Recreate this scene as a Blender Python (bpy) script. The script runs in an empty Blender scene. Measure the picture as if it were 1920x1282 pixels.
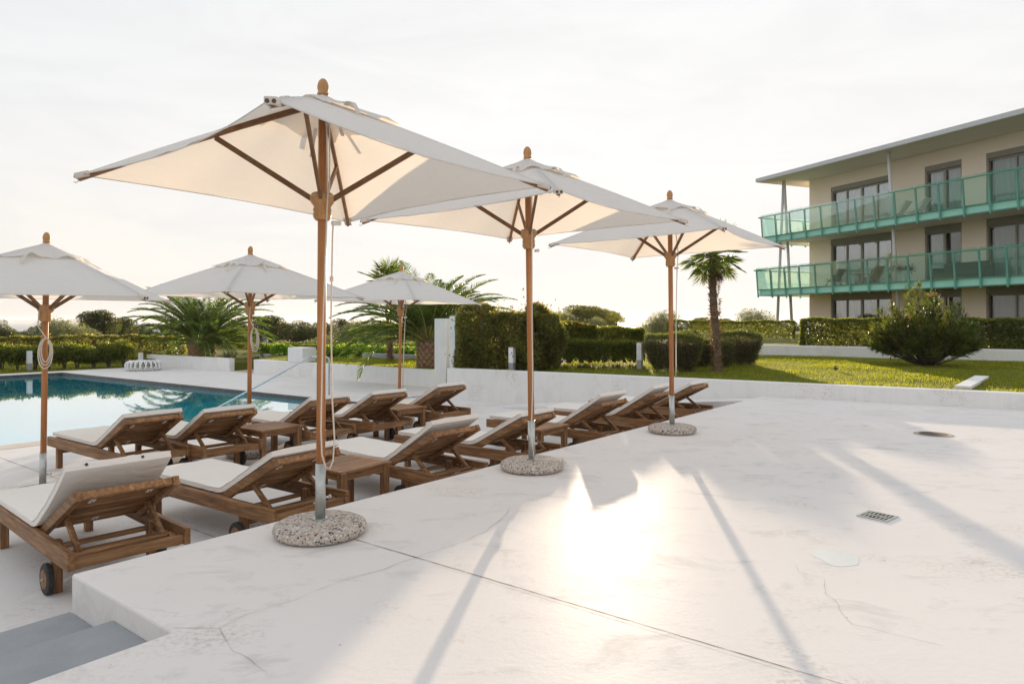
import bpy, math, random
import numpy as np
from mathutils import Vector, Matrix
R = math.radians
random.seed(7); rng = np.random.default_rng(7)
scene = bpy.context.scene
col = scene.collection
# ---------------------------------------------------------------- frame of the place
F = 1300.0; CZ = 1.28                       # focal length (in 1920 px) and eye height over the upper deck
ANG = math.atan2(1300, 1020)                # direction of the deck edge
U = Vector((math.cos(ANG), math.sin(ANG), 0)); V = Vector((-U.y, U.x, 0))
LOW = -0.44                                 # lower deck level
def P(s, t, z=0.0):
    return Vector((U.x*s + V.x*t, U.y*s + V.y*t, z))
def at(px, Y, z=0.0):                       # a place seen in column px at distance Y
    return Vector(((px-960)/F*Y, Y, z))
SUN_DIR = Vector((180/1300, 1.0, 130/1300)).normalized()
# ---------------------------------------------------------------- object helpers
def tag(o, label=None, cat=None, group=None, kind=None):
    if label: o['label'] = label
    if cat: o['category'] = cat
    if group: o['group'] = group
    if kind: o['kind'] = kind
    return o
def empty(name, loc=(0, 0, 0), rz=0.0):
    o = bpy.data.objects.new(name, None); col.objects.link(o)
    o.location = loc; o.rotation_euler = (0, 0, rz); o.empty_display_size = .1
    return o
def copy_tree(o, parent=None):
    c = o.copy(); col.objects.link(c)
    if parent: c.parent = parent
    for ch in list(o.children): copy_tree(ch, c)
    return c
def link(name, me, mat, parent=None, smooth=False, bevel=0, seg=2):
    if mat is not None:
        me.materials.clear(); me.materials.append(mat)
    o = bpy.data.objects.new(name, me); col.objects.link(o)
    if parent: o.parent = parent
    if smooth:
        me.polygons.foreach_set('use_smooth', np.ones(len(me.polygons), dtype=bool))
    if bevel:
        b = o.modifiers.new('bevel', 'BEVEL'); b.width = bevel; b.segments = seg; b.limit_method = 'ANGLE'
        b.angle_limit = R(40)
    return o
class MB:
    def __init__(s): s.v = []; s.f = []
    def add(s, vs, fs):
        k = len(s.v); s.v += [tuple(x) for x in vs]; s.f += [tuple(i+k for i in f) for f in fs]; return s
    def box(s, c, size, rot=None):
        hx, hy, hz = size[0]/2, size[1]/2, size[2]/2; c = Vector(c)
        pts = [Vector((x, y, z)) for z in (-hz, hz) for y in (-hy, hy) for x in (-hx, hx)]
        if rot is not None: pts = [rot @ p for p in pts]
        return s.add([c+p for p in pts], [(0, 2, 3, 1), (4, 5, 7, 6), (0, 1, 5, 4), (2, 6, 7, 3), (0, 4, 6, 2), (1, 3, 7, 5)])
    def bar(s, a, b, w, h, up=(0, 0, 1)):          # a beam from a to b, w wide, h high
        a = Vector(a); b = Vector(b); d = (b-a); L = d.length; d.normalize()
        sd = d.cross(Vector(up)); sd.normalize(); n = sd.cross(d)
        return s.box((a+b)/2, (L, w, h), Matrix((d, sd, n)).transposed())
    def loft(s, pts, rad, n=8, cap=True, sq=None):
        pts = [Vector(p) for p in pts]; m = len(pts)
        if not hasattr(rad, '__len__'): rad = [rad]*m
        k = len(s.v); ref = None
        for i, p in enumerate(pts):
            d = (pts[min(i+1, m-1)]-pts[max(i-1, 0)])
            if d.length < 1e-9: d = Vector((0, 0, 1))
            d.normalize()
            if ref is None:
                ref = Vector((1, 0, 0)) if abs(d.x) < .9 else Vector((0, 1, 0))
            e1 = ref - d*ref.dot(d); e1.normalize(); ref = e1; e2 = d.cross(e1)
            for j in range(n):
                a = 2*math.pi*j/n; s.v.append(tuple(p + e1*math.cos(a)*rad[i] + e2*math.sin(a)*rad[i]*(sq or 1)))
        for i in range(m-1):
            for j in range(n):
                s.f.append((k+i*n+j, k+i*n+(j+1) % n, k+(i+1)*n+(j+1) % n, k+(i+1)*n+j))
        if cap:
            s.f.append(tuple(k+j for j in reversed(range(n)))); s.f.append(tuple(k+(m-1)*n+j for j in range(n)))
        return s
    def lathe(s, prof, n=20, c=(0, 0, 0)):
        c = Vector(c)
        return s.loft([c+Vector((0, 0, z)) for r, z in prof], [max(r, 1e-4) for r, z in prof], n)
    def prism(s, pts, z0, z1):                      # pts counter-clockwise
        n = len(pts)
        return s.add([(p[0], p[1], z0) for p in pts]+[(p[0], p[1], z1) for p in pts],
                     [tuple(reversed(range(n))), tuple(range(n, 2*n))]+[(i, (i+1) % n, n+(i+1) % n, n+i) for i in range(n)])
    def wall(s, a, b, th, z0, z1):                  # upright wall from a to b, thickness to the left of a->b
        a = Vector((a[0], a[1])); b = Vector((b[0], b[1])); d = (b-a).normalized(); n = Vector((-d.y, d.x))*th
        return s.prism([a, b, b+n, a+n], z0, z1)
    def mesh(s, name):
        me = bpy.data.meshes.new(name); me.from_pydata(s.v, [], s.f); me.update(); return me
    def build(s, name, mat, parent=None, smooth=False, bevel=0, seg=2):
        return link(name, s.mesh(name), mat, parent, smooth, bevel, seg)
# ---------------------------------------------------------------- leaves as one mesh
def quads_mesh(name, A, B, C, D):                   # arrays (n,3): one quad per row
    n = len(A); v = np.empty((n, 4, 3), dtype=np.float32)
    v[:, 0] = A; v[:, 1] = B; v[:, 2] = C; v[:, 3] = D
    me = bpy.data.meshes.new(name)
    me.vertices.add(n*4); me.loops.add(n*4); me.polygons.add(n)
    me.vertices.foreach_set('co', v.ravel())
    me.loops.foreach_set('vertex_index', np.arange(n*4, dtype=np.int32))
    me.polygons.foreach_set('loop_start', np.arange(0, n*4, 4, dtype=np.int32))
    me.polygons.foreach_set('loop_total', np.full(n, 4, dtype=np.int32))
    me.update(calc_edges=True); return me
def nrm(a): return a/(np.linalg.norm(a, axis=1, keepdims=True)+1e-9)
def leaf_arrays(Pc, Dr, L, W):
    n = len(Pc); Dr = nrm(Dr); r = nrm(rng.normal(size=(n, 3))); S = nrm(np.cross(Dr, r)); Nn = np.cross(S, Dr)
    L = np.asarray(L).reshape(-1, 1); W = np.asarray(W).reshape(-1, 1)
    mid = Pc + Dr*L*.45 + Nn*L*.05
    return Pc, mid+S*W/2, Pc+Dr*L-Nn*L*.06, mid-S*W/2
def leaf_mesh(name, Pc, Dr, L, W): return quads_mesh(name, *leaf_arrays(Pc, Dr, L, W))
def rl(n, a, b): return rng.uniform(a, b, n)
# ---------------------------------------------------------------- materials
def newmat(name):
    m = bpy.data.materials.new(name); m.use_nodes = True; nt = m.node_tree
    for n in list(nt.nodes): nt.nodes.remove(n)
    out = nt.nodes.new('ShaderNodeOutputMaterial'); return m, nt, out
class G:                                            # tiny node helper
    def __init__(s, nt): s.nt = nt
    def n(s, t, **kw):
        nd = s.nt.nodes.new('ShaderNode'+t)
        for k, v in kw.items(): setattr(nd, k, v)
        return nd
    def l(s, a, b): s.nt.links.new(a, b)
    def coord(s, scale=(1, 1, 1), rnd=True, world=False):
        m = s.n('Mapping'); m.inputs['Scale'].default_value = scale
        if world:
            g = s.n('NewGeometry'); s.l(g.outputs['Position'], m.inputs['Vector'])
        else:
            tc = s.n('TexCoord'); s.l(tc.outputs['Object'], m.inputs['Vector'])
            if rnd:
                oi = s.n('ObjectInfo'); mu = s.n('Math', operation='MULTIPLY'); mu.inputs[1].default_value = 37.0
                s.l(oi.outputs['Random'], mu.inputs[0]); s.l(mu.outputs[0], m.inputs['Location'])
        return m.outputs['Vector']
    def noise(s, vec, scale, detail=4, rough=.55, dist=0):
        t = s.n('TexNoise'); t.inputs['Scale'].default_value = scale; t.inputs['Detail'].default_value = detail
        t.inputs['Roughness'].default_value = rough; t.inputs['Distortion'].default_value = dist
        s.l(vec, t.inputs['Vector']); return t.outputs['Fac']
    def ramp(s, fac, stops):
        r = s.n('ValToRGB'); e = r.color_ramp.elements
        while len(e) < len(stops): e.new(.5)
        for i, (p, c) in enumerate(stops):
            e[i].position = p; e[i].color = (*c, 1) if len(c) == 3 else c
        s.l(fac, r.inputs[0]); return r.outputs[0]
    def fmap(s, fac, a, b, c=0., d=1.):
        m = s.n('MapRange'); m.inputs[1].default_value = a; m.inputs[2].default_value = b
        m.inputs[3].default_value = c; m.inputs[4].default_value = d; s.l(fac, m.inputs[0]); return m.outputs[0]
    def mix(s, fac, a, b, mode='MIX'):
        m = s.n('MixRGB', blend_type=mode)
        for i, x in ((0, fac), (1, a), (2, b)):
            if hasattr(x, 'is_linked') or hasattr(x, 'links'): s.l(x, m.inputs[i])
            else: m.inputs[i].default_value = x if i == 0 else (*x, 1)
        return m.outputs[0]
    def math(s, op, a, b=None):
        m = s.n('Math', operation=op)
        for i, x in ((0, a), (1, b)):
            if x is None: continue
            if hasattr(x, 'links'): s.l(x, m.inputs[i])
            else: m.inputs[i].default_value = x
        return m.outputs[0]
    def bump(s, h, strength, dist=.01, nrm=None):
        b = s.n('Bump'); b.inputs['Strength'].default_value = strength; b.inputs['Distance'].default_value = dist
        s.l(h, b.inputs['Height'])
        if nrm is not None: s.l(nrm, b.inputs['Normal'])
        return b.outputs[0]
    def bsdf(s, color=None, rough=.6, metal=0., spec=.5, normal=None):
        p = s.n('BsdfPrincipled')
        for k, x in (('Base Color', color), ('Roughness', rough), ('Metallic', metal), ('Specular IOR Level', spec), ('Normal', normal)):
            if x is None: continue
            if hasattr(x, 'links'): s.l(x, p.inputs[k])
            elif k == 'Base Color': p.inputs[k].default_value = (*x, 1)
            else: p.inputs[k].default_value = x
        return p
def pbr(name, c1, c2, scale=6, rough=.6, bump=.2, bscale=60, metal=0., spec=.5, stretch=(1, 1, 1), bdist=.004, world=False):
    m, nt, out = newmat(name); g = G(nt); v = g.coord(stretch, world=world)
    a = g.noise(v, scale, 6, .6); b = g.noise(v, bscale, 4, .6)
    c = g.ramp(g.math('ADD', g.math('MULTIPLY', a, .75), g.math('MULTIPLY', b, .25)), [(.33, c1), (.67, c2)])
    p = g.bsdf(c, rough, metal, spec, g.bump(b, bump, bdist) if bump else None)
    g.l(p.outputs[0], out.inputs[0]); return m
def wood(name, c1, c2, c3, stretch):
    m, nt, out = newmat(name); g = G(nt); v = g.coord(stretch)
    a = g.noise(v, 1.0, 7, .62, .6); big = g.noise(g.coord((1, 1, 1)), 5, 3)
    c = g.ramp(a, [(.28, c1), (.5, c2), (.72, c3)])
    c = g.mix(g.fmap(big, .45, .75, 0, .25), c, (.20, .14, .09))
    geo = g.n('NewGeometry'); iv = g.fmap(geo.outputs['Random Per Island'], 0, 1, .66, 1.22); cv = g.n('CombineColor')
    for i_ in range(3): g.l(iv, cv.inputs[i_])
    c = g.mix(1.0, c, cv.outputs[0], 'MULTIPLY')                               # every board its own tone
    p = g.bsdf(c, .55, 0, .35, g.bump(a, .35, .004)); g.l(p.outputs[0], out.inputs[0]); return m
def leafmat(name, c1, c2, c3, trans=.35, tcol=None, rough=.45, tips=None, tipz=None):
    m, nt, out = newmat(name); g = G(nt); geo = g.n('NewGeometry')
    c = g.ramp(geo.outputs['Random Per Island'], [(0, c1), (.55, c2), (1, c3)])
    if tips:                                          # young leaves of another colour, scattered at random
        w = g.n('TexWhiteNoise', noise_dimensions='1D'); g.l(geo.outputs['Random Per Island'], w.inputs['W'])
        mask = g.fmap(w.outputs['Value'], 1-tipz, 1-tipz+.02); c = g.mix(mask, c, tips)
    nz = g.noise(g.coord(), 2.2, 3); c = g.mix(g.fmap(nz, .3, .7, 0, .45), c, tuple(x*.55 for x in c1))
    p = g.bsdf(c, rough, 0, .18); t = g.n('BsdfTranslucent')
    g.l(g.mix(1.0, c, tcol or (1.9, 1.9, .7), 'MULTIPLY'), t.inputs['Color'])
    mx = g.n('MixShader'); mx.inputs[0].default_value = min(.6, trans*1.3); g.l(p.outputs[0], mx.inputs[1]); g.l(t.outputs[0], mx.inputs[2])
    g.l(mx.outputs[0], out.inputs[0]); return m
def cloth(name, col1, trans, tcol, bumps=.15):
    m, nt, out = newmat(name); g = G(nt); v = g.coord()
    big = g.noise(v, 3, 5); fine = g.noise(v, 260, 2)
    c = g.mix(g.fmap(big, .3, .75, 0, .35), col1, tuple(x*.9 for x in col1))
    wr = g.noise(g.coord((1, 1, 3)), 7, 3, .5, .8)
    nb = g.bump(wr, bumps, .03, g.bump(fine, .1, .002))
    p = g.bsdf(c, .85, 0, .15, nb); t = g.n('BsdfTranslucent'); t.inputs[0].default_value = (*tcol, 1)
    mx = g.n('MixShader'); mx.inputs[0].default_value = trans; g.l(p.outputs[0], mx.inputs[1]); g.l(t.outputs[0], mx.inputs[2])
    g.l(mx.outputs[0], out.inputs[0]); return m
def thinglass(name, tint, refl=.9, body=None, bodyf=0., rk=1.0):
    m, nt, out = newmat(name); g = G(nt)
    t = g.n('BsdfTransparent'); t.inputs[0].default_value = (*tint, 1)
    gl = g.n('BsdfGlossy'); gl.inputs['Roughness'].default_value = .02; gl.inputs[0].default_value = (refl, refl, refl, 1)
    fr = g.n('Fresnel'); fr.inputs[0].default_value = 1.6
    sh = t.outputs[0]
    if body:
        d = g.n('BsdfDiffuse'); d.inputs[0].default_value = (*body, 1); tr = g.n('BsdfTranslucent'); tr.inputs[0].default_value = (*body, 1)
        m1 = g.n('MixShader'); m1.inputs[0].default_value = .5; g.l(d.outputs[0], m1.inputs[1]); g.l(tr.outputs[0], m1.inputs[2])
        m2 = g.n('MixShader'); m2.inputs[0].default_value = bodyf; g.l(sh, m2.inputs[1]); g.l(m1.outputs[0], m2.inputs[2]); sh = m2.outputs[0]
    mx = g.n('MixShader'); g.l(g.math('MULTIPLY', fr.outputs[0], rk), mx.inputs[0]); g.l(sh, mx.inputs[1]); g.l(gl.outputs[0], mx.inputs[2])
    g.l(mx.outputs[0], out.inputs[0]); return m
def deckmat(name, base, dark, rough, stain=.5, seed=0., streak=0., gloss=.14):
    m, nt, out = newmat(name); g = G(nt); v = g.coord(world=True)
    mp = g.n('Mapping'); mp.inputs['Location'].default_value = (seed, seed*1.7, seed*.3); g.l(v, mp.inputs['Vector']); v = mp.outputs[0]
    st = g.n('Mapping'); st.inputs['Rotation'].default_value = (0, 0, .25); st.inputs['Scale'].default_value = (1, 1.5, 1); g.l(v, st.inputs['Vector'])
    big = g.noise(v, .55, 6, .6, .4); mid = g.noise(st.outputs[0], 2.4, 8, .68, .7); fine = g.noise(v, 38, 5, .65); vf = g.noise(v, 210, 3, .6)
    c = g.mix(g.fmap(big, .38, .68, 0, .5), base, tuple(x*y for x, y in zip(base, (.90, .92, .93))))
    c = g.mix(g.fmap(mid, .54, .74, 0, stain), c, dark)                      # scuffed patches
    lone = g.noise(v, 1.3, 5, .6); warm = g.math('MULTIPLY', g.fmap(lone, .55, .66, 0, 1), g.fmap(fine, .47, .64, 0, .6))
    c = g.mix(warm, c, (.47, .40, .33))                                        # flaked, brownish spots
    vo = g.n('TexVoronoi', feature='DISTANCE_TO_EDGE'); vo.inputs['Scale'].default_value = .75
    dv = g.n('MixRGB', blend_type='ADD'); dv.inputs[0].default_value = .35
    nn = g.n('TexNoise'); nn.inputs['Scale'].default_value = 3; nn.inputs['Detail'].default_value = 6; g.l(v, nn.inputs['Vector'])
    g.l(v, dv.inputs[1]); g.l(nn.outputs['Color'], dv.inputs[2]); g.l(dv.outputs[0], vo.inputs['Vector'])
    hair = g.math('MULTIPLY', g.fmap(vo.outputs['Distance'], 0.0, .0035, 1, 0), g.fmap(g.noise(v, .8, 3), .54, .64, 0, .30))
    c = g.mix(hair, c, (.42, .35, .30))                                        # hairline cracks
    vs = g.n('TexVoronoi'); vs.inputs['Scale'].default_value = 7.5; g.l(v, vs.inputs['Vector']); sp = g.n('SeparateColor'); g.l(vs.outputs['Color'], sp.inputs[0])
    speck = g.math('MULTIPLY', g.fmap(vs.outputs['Distance'], .02, .045, .75, 0), g.fmap(sp.outputs[0], .78, .8, 0, 1))
    c = g.mix(speck, c, (.20, .15, .11))                                       # specks of dirt and dry leaf
    rub = g.math('MULTIPLY', g.fmap(g.noise(v, 5.5, 9, .72, 1.2), .56, .66, 0, 1), g.fmap(g.noise(v, .45, 2), .48, .6, 0, .38))
    c = g.mix(rub, c, tuple(x*1.02 for x in dark))                              # worn, greyer areas
    if streak:
        sk = g.n('Mapping'); sk.inputs['Scale'].default_value = (7, 7, .7); g.l(v, sk.inputs['Vector']); sn = g.noise(sk.outputs[0], 1.6, 6, .65)
        c = g.mix(g.fmap(sn, .50, .72, 0, streak), c, (.50, .46, .41))        # run-off streaks
    h = g.math('ADD', g.math('MULTIPLY', mid, .6), g.math('ADD', g.math('MULTIPLY', fine, .35), g.math('MULTIPLY', vf, .2)))
    rg = g.fmap(mid, .3, .75, rough-.06, rough+.14)
    nb = g.bump(h, .30, .007)
    p = g.bsdf(c, rg, 0, .3, nb); p0 = g.bsdf(c, .9, 0, 0., nb); mx = g.n('MixShader'); mx.inputs[0].default_value = gloss
    g.l(p0.outputs[0], mx.inputs[1]); g.l(p.outputs[0], mx.inputs[2]); g.l(mx.outputs[0], out.inputs[0]); return m
def terrazzo(name):
    m, nt, out = newmat(name); g = G(nt); v = g.coord()
    vo = g.n('TexVoronoi'); vo.inputs['Scale'].default_value = 75; g.l(v, vo.inputs['Vector'])
    sep = g.n('SeparateColor'); g.l(vo.outputs['Color'], sep.inputs[0])
    stone = g.ramp(sep.outputs[0], [(0, (.05, .045, .05)), (.12, (.10, .09, .09)), (.2, (.42, .36, .31)), (.5, (.58, .52, .47)), (.7, (.42, .27, .20)), (.85, (.66, .62, .58))])
    stone.node.color_ramp.interpolation = 'CONSTANT'
    c = g.mix(g.fmap(vo.outputs['Distance'], .48, .62), stone, (.50, .45, .40))
    sm = g.noise(v, 130, 3); c = g.mix(g.fmap(sm, .58, .7, 0, .5), c, (.22, .19, .17))
    hh = g.math('SUBTRACT', 1.0, vo.outputs['Distance'])
    p = g.bsdf(c, .75, 0, .3, g.bump(hh, .5, .006)); g.l(p.outputs[0], out.inputs[0]); return m
def watermat(name, c, bscale, bstr, rough=.02, spec=.5, ior=1.33):
    m, nt, out = newmat(name); g = G(nt); v = g.coord((1, 1, 1), world=True)
    n1 = g.noise(v, bscale, 3, .5); n2 = g.noise(v, bscale*.23, 2, .5)
    h = g.math('ADD', n1, g.math('MULTIPLY', n2, 2.0))
    p = g.bsdf(c, rough, 0, spec, g.bump(h, bstr, .02)); p.inputs['IOR'].default_value = ior; p.inputs['Coat Weight'].default_value = 1.0 if ior > 1.5 else 0; p.inputs['Coat IOR'].default_value = 1.7; p.inputs['Coat Roughness'].default_value = rough; g.l(p.inputs['Normal'].links[0].from_socket, p.inputs['Coat Normal'])
    g.l(p.outputs[0], out.inputs[0]); return m
M = {}
M['deck'] = deckmat('white_painted_concrete', (.785, .745, .72), (.47, .465, .46), .40, .62)
M['low'] = deckmat('white_painted_concrete_lower', (.76, .735, .715), (.50, .50, .49), .5, .55, 5.)
M['wallw'] = deckmat('white_wall_paint', (.80, .79, .78), (.60, .58, .55), .6, .45, 11., .14)
M['steps'] = pbr('grey_concrete', (.27, .29, .31), (.35, .37, .39), 3, .7, .2, 90, world=True)
M['joint'] = pbr('joint_gap', (.06, .045, .035), (.13, .10, .08), 9, .9, .1, 80, world=True)
M['crack'] = pbr('crack_line', (.28, .23, .19), (.45, .39, .34), 6, .9, .1, 80, world=True)
M['patch'] = pbr('fresh_paint', (.60, .64, .645), (.66, .695, .695), 8, .6, .1, 60, spec=.1, world=True)
M['woody'] = wood('teak_along', (.115, .048, .018), (.285, .14, .058), (.48, .275, .13), (38, 3.2, 38))
M['woodx'] = wood('teak_across', (.115, .048, .018), (.285, .14, .058), (.48, .275, .13), (3.2, 38, 38))
M['woodz'] = wood('teak_upright', (.115, .048, .018), (.285, .14, .058), (.48, .275, .13), (38, 38, 3.2))
M['pole'] = wood('varnished_pole', (.34, .13, .04), (.46, .19, .065), (.54, .25, .10), (60, 60, 2.5))
M['turn'] = wood('turned_wood', (.40, .19, .07), (.52, .27, .11), (.58, .33, .15), (40, 40, 6))
M['rib'] = wood('rib_wood', (.15, .07, .03), (.235, .115, .05), (.30, .16, .08), (14, 14, 14))
M['canvas'] = cloth('parasol_canvas', (.82, .815, .815), .36, (.86, .75, .61), .45)
M['mattress'] = cloth('cushion_fabric', (.82, .775, .72), .0, (.8, .75, .7), .35)
M['strap'] = cloth('strap_webbing', (.78, .72, .65), .2, (.8, .7, .6), .05)
M['steel'] = pbr('galvanised_steel', (.42, .44, .43), (.58, .60, .58), 14, .38, .05, 60, metal=.9)
M['chrome'] = pbr('polished_steel', (.55, .57, .60), (.62, .64, .66), 10, .18, .0, 60, metal=1.)
M['rope'] = pbr('cotton_rope', (.62, .56, .48), (.76, .71, .64), 60, .9, .4, 300)
M['rubber'] = pbr('black_rubber', (.02, .02, .02), (.045, .043, .04), 20, .75, .2, 150)
M['plastic'] = pbr('white_plastic', (.72, .69, .64), (.80, .77, .72), 20, .5, 0)
M['hole'] = pbr('dark_rivet', (.05, .045, .04), (.10, .09, .08), 40, .4, 0, metal=.6)
M['stone'] = terrazzo('exposed_aggregate')
M['water'] = watermat('pool_water', (.0, .50, .72), 3.2, .035, ior=1.75)
M['sea'] = watermat('sea_water', (.10, .15, .18), .02, .05, .25)
M['pooltile'] = pbr('pool_rim_stone', (.085, .065, .055), (.15, .12, .10), 7, .5, .2, 60, world=True)
M['coping'] = pbr('beige_coping', (.55, .46, .37), (.66, .57, .48), 4, .6, .2, 60, world=True)
M['path'] = pbr('beige_path', (.45, .37, .29), (.56, .47, .38), 3, .8, .3, 40, world=True)
M['lawn'] = pbr('lawn_turf', (.10, .125, .02), (.21, .21, .042), 3.5, .9, 1.0, 55, spec=.1, bdist=.05, world=True)
M['soil'] = pbr('dry_ground', (.10, .085, .05), (.17, .15, .085), 1.2, .95, .4, 20, spec=.1, bdist=.05, world=True)
M['gravel'] = pbr('pale_gravel', (.36, .35, .33), (.58, .56, .53), 25, .9, .6, 70, spec=.2, world=True)
M['hill'] = pbr('far_hill', (.05, .065, .05), (.085, .095, .075), .004, .95, 0, 1, world=True)
M['bark'] = pbr('tree_bark', (.06, .045, .032), (.16, .125, .095), 5, .9, .8, 24, stretch=(3, 3, .8), bdist=.02)
M['palmtrunk'] = pbr('palm_fibre', (.13, .085, .052), (.33, .23, .15), 7, .95, 1.0, 40, stretch=(1.4, 1.4, 2.2), bdist=.03)
M['palmscale'] = pbr('palm_leaf_base', (.18, .105, .062), (.38, .245, .15), 9, .9, .6, 50, bdist=.01)
M['bollardgrey'] = pbr('bollard_grey', (.30, .31, .32), (.36, .37, .38), 9, .5, 0)
M['bollardw'] = pbr('bollard_white', (.76, .76, .76), (.80, .80, .80), 9, .4, 0)
# leaves
M['hedge'] = leafmat('hedge_leaf', (.075, .095, .024), (.140, .165, .042), (.22, .235, .065), .40, (2.2, 2.1, .8))
M['hedgered'] = leafmat('photinia_leaf', (.095, .108, .040), (.175, .185, .068), (.27, .26, .10), .42, (2.2, 2.0, .8), tips=(.32, .10, .06), tipz=.03)
M['tips'] = leafmat('red_shoot', (.20, .045, .025), (.32, .09, .045), (.24, .14, .06), .4, (1.5, 1.0, .8))
M['bright'] = leafmat('pittosporum_leaf', (0.112, 0.203, 0.028), (0.193, 0.325, 0.045), (0.304, 0.406, 0.071), .4)
M['rosemary'] = leafmat('rosemary_leaf', (0.091, 0.112, 0.050), (0.153, 0.172, 0.071), (0.244, 0.244, 0.112), .3)
M['twig'] = leafmat('dry_twig', (.085, .062, .045), (.15, .11, .085), (.22, .165, .13), .2, (1.1, 1, .9))
M['oleander'] = leafmat('oleander_leaf', (.040, .060, .018), (.080, .105, .032), (.15, .165, .06), .36, tips=(.28, .17, .07), tipz=.06)
M['pinkfl'] = leafmat('pink_flower', (.62, .20, .22), (.70, .28, .30), (.75, .38, .40), .3, (1.2, 1, 1))
M['oak'] = leafmat('holm_oak_leaf', (0.045, 0.057, 0.020), (0.091, 0.101, 0.036), (0.172, 0.168, 0.064), .30)
M['olive'] = leafmat('olive_leaf', (0.153, 0.172, 0.091), (0.253, 0.265, 0.153), (0.406, 0.396, 0.244), .34, (1.5, 1.5, .9))
M['pine'] = leafmat('pine_needle', (0.101, 0.112, 0.031), (0.172, 0.172, 0.050), (0.284, 0.253, 0.081), .36)
M['palm'] = leafmat('date_palm_leaflet', (0.045, 0.085, 0.024), (0.098, 0.153, 0.041), (0.203, 0.253, 0.071), .36)
M['palmy'] = leafmat('date_palm_inner', (.10, .115, .022), (.16, .16, .03), (.22, .20, .05), .36)
M['rachis'] = pbr('frond_stalk', (.20, .20, .05), (.33, .30, .09), 6, .5, .1, 40)
M['fan'] = leafmat('fan_palm_leaf', (0.064, 0.101, 0.028), (0.132, 0.172, 0.045), (0.244, 0.265, 0.081), .36)
M['deadfan'] = leafmat('dead_fan_leaf', (.16, .105, .055), (.24, .165, .09), (.30, .21, .12), .3, (1.2, 1.1, .9))
M['agave'] = leafmat('agave_leaf', (.13, .155, .095), (.20, .215, .13), (.30, .30, .16), .2, (1.1, 1.1, .8))
M['blade'] = leafmat('grass_blade', (.135, .18, .022), (.24, .27, .04), (.36, .34, .07), .48, (1.9, 1.8, .55))
# building
M['facade'] = pbr('cream_render', (.88, .745, .635), (.92, .79, .69), .6, .85, .12, 90, spec=.2, world=True)
M['roofm'] = pbr('grey_roof_edge', (.56, .58, .62), (.62, .64, .68), 1.2, .5, 0, 5, world=True)
M['soffit'] = pbr('roof_soffit', (.70, .65, .57), (.76, .71, .63), .8, .8, .05, 30, world=True)
M['frame'] = pbr('taupe_window_frame', (.30, .27, .235), (.36, .325, .29), 8, .5, 0)
M['shutter'] = pbr('taupe_shutter_box', (.26, .235, .205), (.31, .28, .245), 8, .6, 0)
M['pane'] = thinglass('window_glass', (.88, .91, .92), 1.0, rk=.8)
M['glass'] = thinglass('green_balcony_glass', (.86, .978, .945), .8, (.62, .95, .88), .10, rk=.35)
M['teal'] = pbr('teal_steel', (.11, .34, .28), (.15, .40, .33), 3, .45, .03, 30, metal=.0)
M['mint'] = pbr('mint_fascia_glass', (.28, .64, .54), (.34, .70, .60), 2, .25, 0, 30)
M['curtain'] = cloth('white_curtain', (.74, .73, .70), .3, (.75, .72, .66), .3)
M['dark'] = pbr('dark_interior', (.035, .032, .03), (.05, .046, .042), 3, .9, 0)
M['column'] = pbr('white_steel_column', (.60, .59, .59), (.66, .65, .64), 5, .4, 0)
M['darkwood'] = pbr('dark_furniture', (.05, .025, .016), (.09, .05, .032), 8, .6, .1, 50)
M['wicker'] = pbr('dark_wicker', (.018, .016, .014), (.04, .035, .03), 40, .7, .5, 90)
M['shade'] = pbr('lamp_fabric', (.70, .60, .48), (.76, .66, .54), 6, .8, 0)
M['pigeon'] = pbr('pigeon_feather', (.10, .09, .085), (.20, .185, .17), 14, .8, .2, 90)
M['pvc'] = pbr('white_woven_pvc', (.74, .74, .74), (.80, .80, .80), 12, .45, .2, 60)
def gp(px, py, z):
    Y = F*(CZ-z)/(py-600.0); return Vector(((px-960)/F*Y, Y, z))
def struct(o): o['kind'] = 'structure'; return o
# ================================================================ ground, decks, pool
def ground_mesh():
    xs = np.concatenate([np.linspace(-6500, -200, 12), np.linspace(-160, 160, 65), np.linspace(200, 6500, 12)])
    ys = np.concatenate([np.linspace(-300, -30, 10), np.linspace(-25, 130, 63)])
    X, Y = np.meshgrid(xs, ys); 
    Z = -.72 - np.clip((Y-34)/60, 0, 1)**1.3*2.6 - np.clip((Y-98)/14, 0, 1)*12
    Z += np.where(Y > 34, .25*np.sin(X*.13+1)*np.cos(Y*.11), 0)
    n = len(xs); v = np.stack([X.ravel(), Y.ravel(), Z.ravel()], 1)
    f = [(j*n+i, j*n+i+1, (j+1)*n+i+1, (j+1)*n+i) for j in range(len(ys)-1) for i in range(n-1)]
    me = bpy.data.meshes.new('ground'); me.from_pydata(v.tolist(), [], f); me.update(); return me
struct(link('ground', ground_mesh(), M['soil'], smooth=True))
mb = MB(); mb.add([(-7000, 100, -13), (7000, 100, -13), (7000, 7500, -13), (-7000, 7500, -13)], [(0, 1, 2, 3)])
struct(mb.build('sea', M['sea']))
def hill(x0, x1, Y, h, depth, ph):
    xs = np.linspace(x0, x1, 60); v = []; f = []; n = 60; rows = 7
    for j in range(rows):
        q = j/(rows-1)
        for i, x in enumerate(xs):
            e = (x-x0)/(x1-x0); env = math.sin(math.pi*e)**.6
            z = -13.5 + env*math.sin(math.pi*min(q*.9+.0, 1))*(h+13)*(.72+.2*math.sin(e*9+ph)+.12*math.sin(e*23+2*ph))
            v.append((x, Y+depth*q, z))
    for j in range(rows-1):
        for i in range(n-1): f.append((j*n+i, j*n+i+1, (j+1)*n+i+1, (j+1)*n+i))
    me = bpy.data.meshes.new('hills'); me.from_pydata(v, [], f); me.update(); return me
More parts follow.
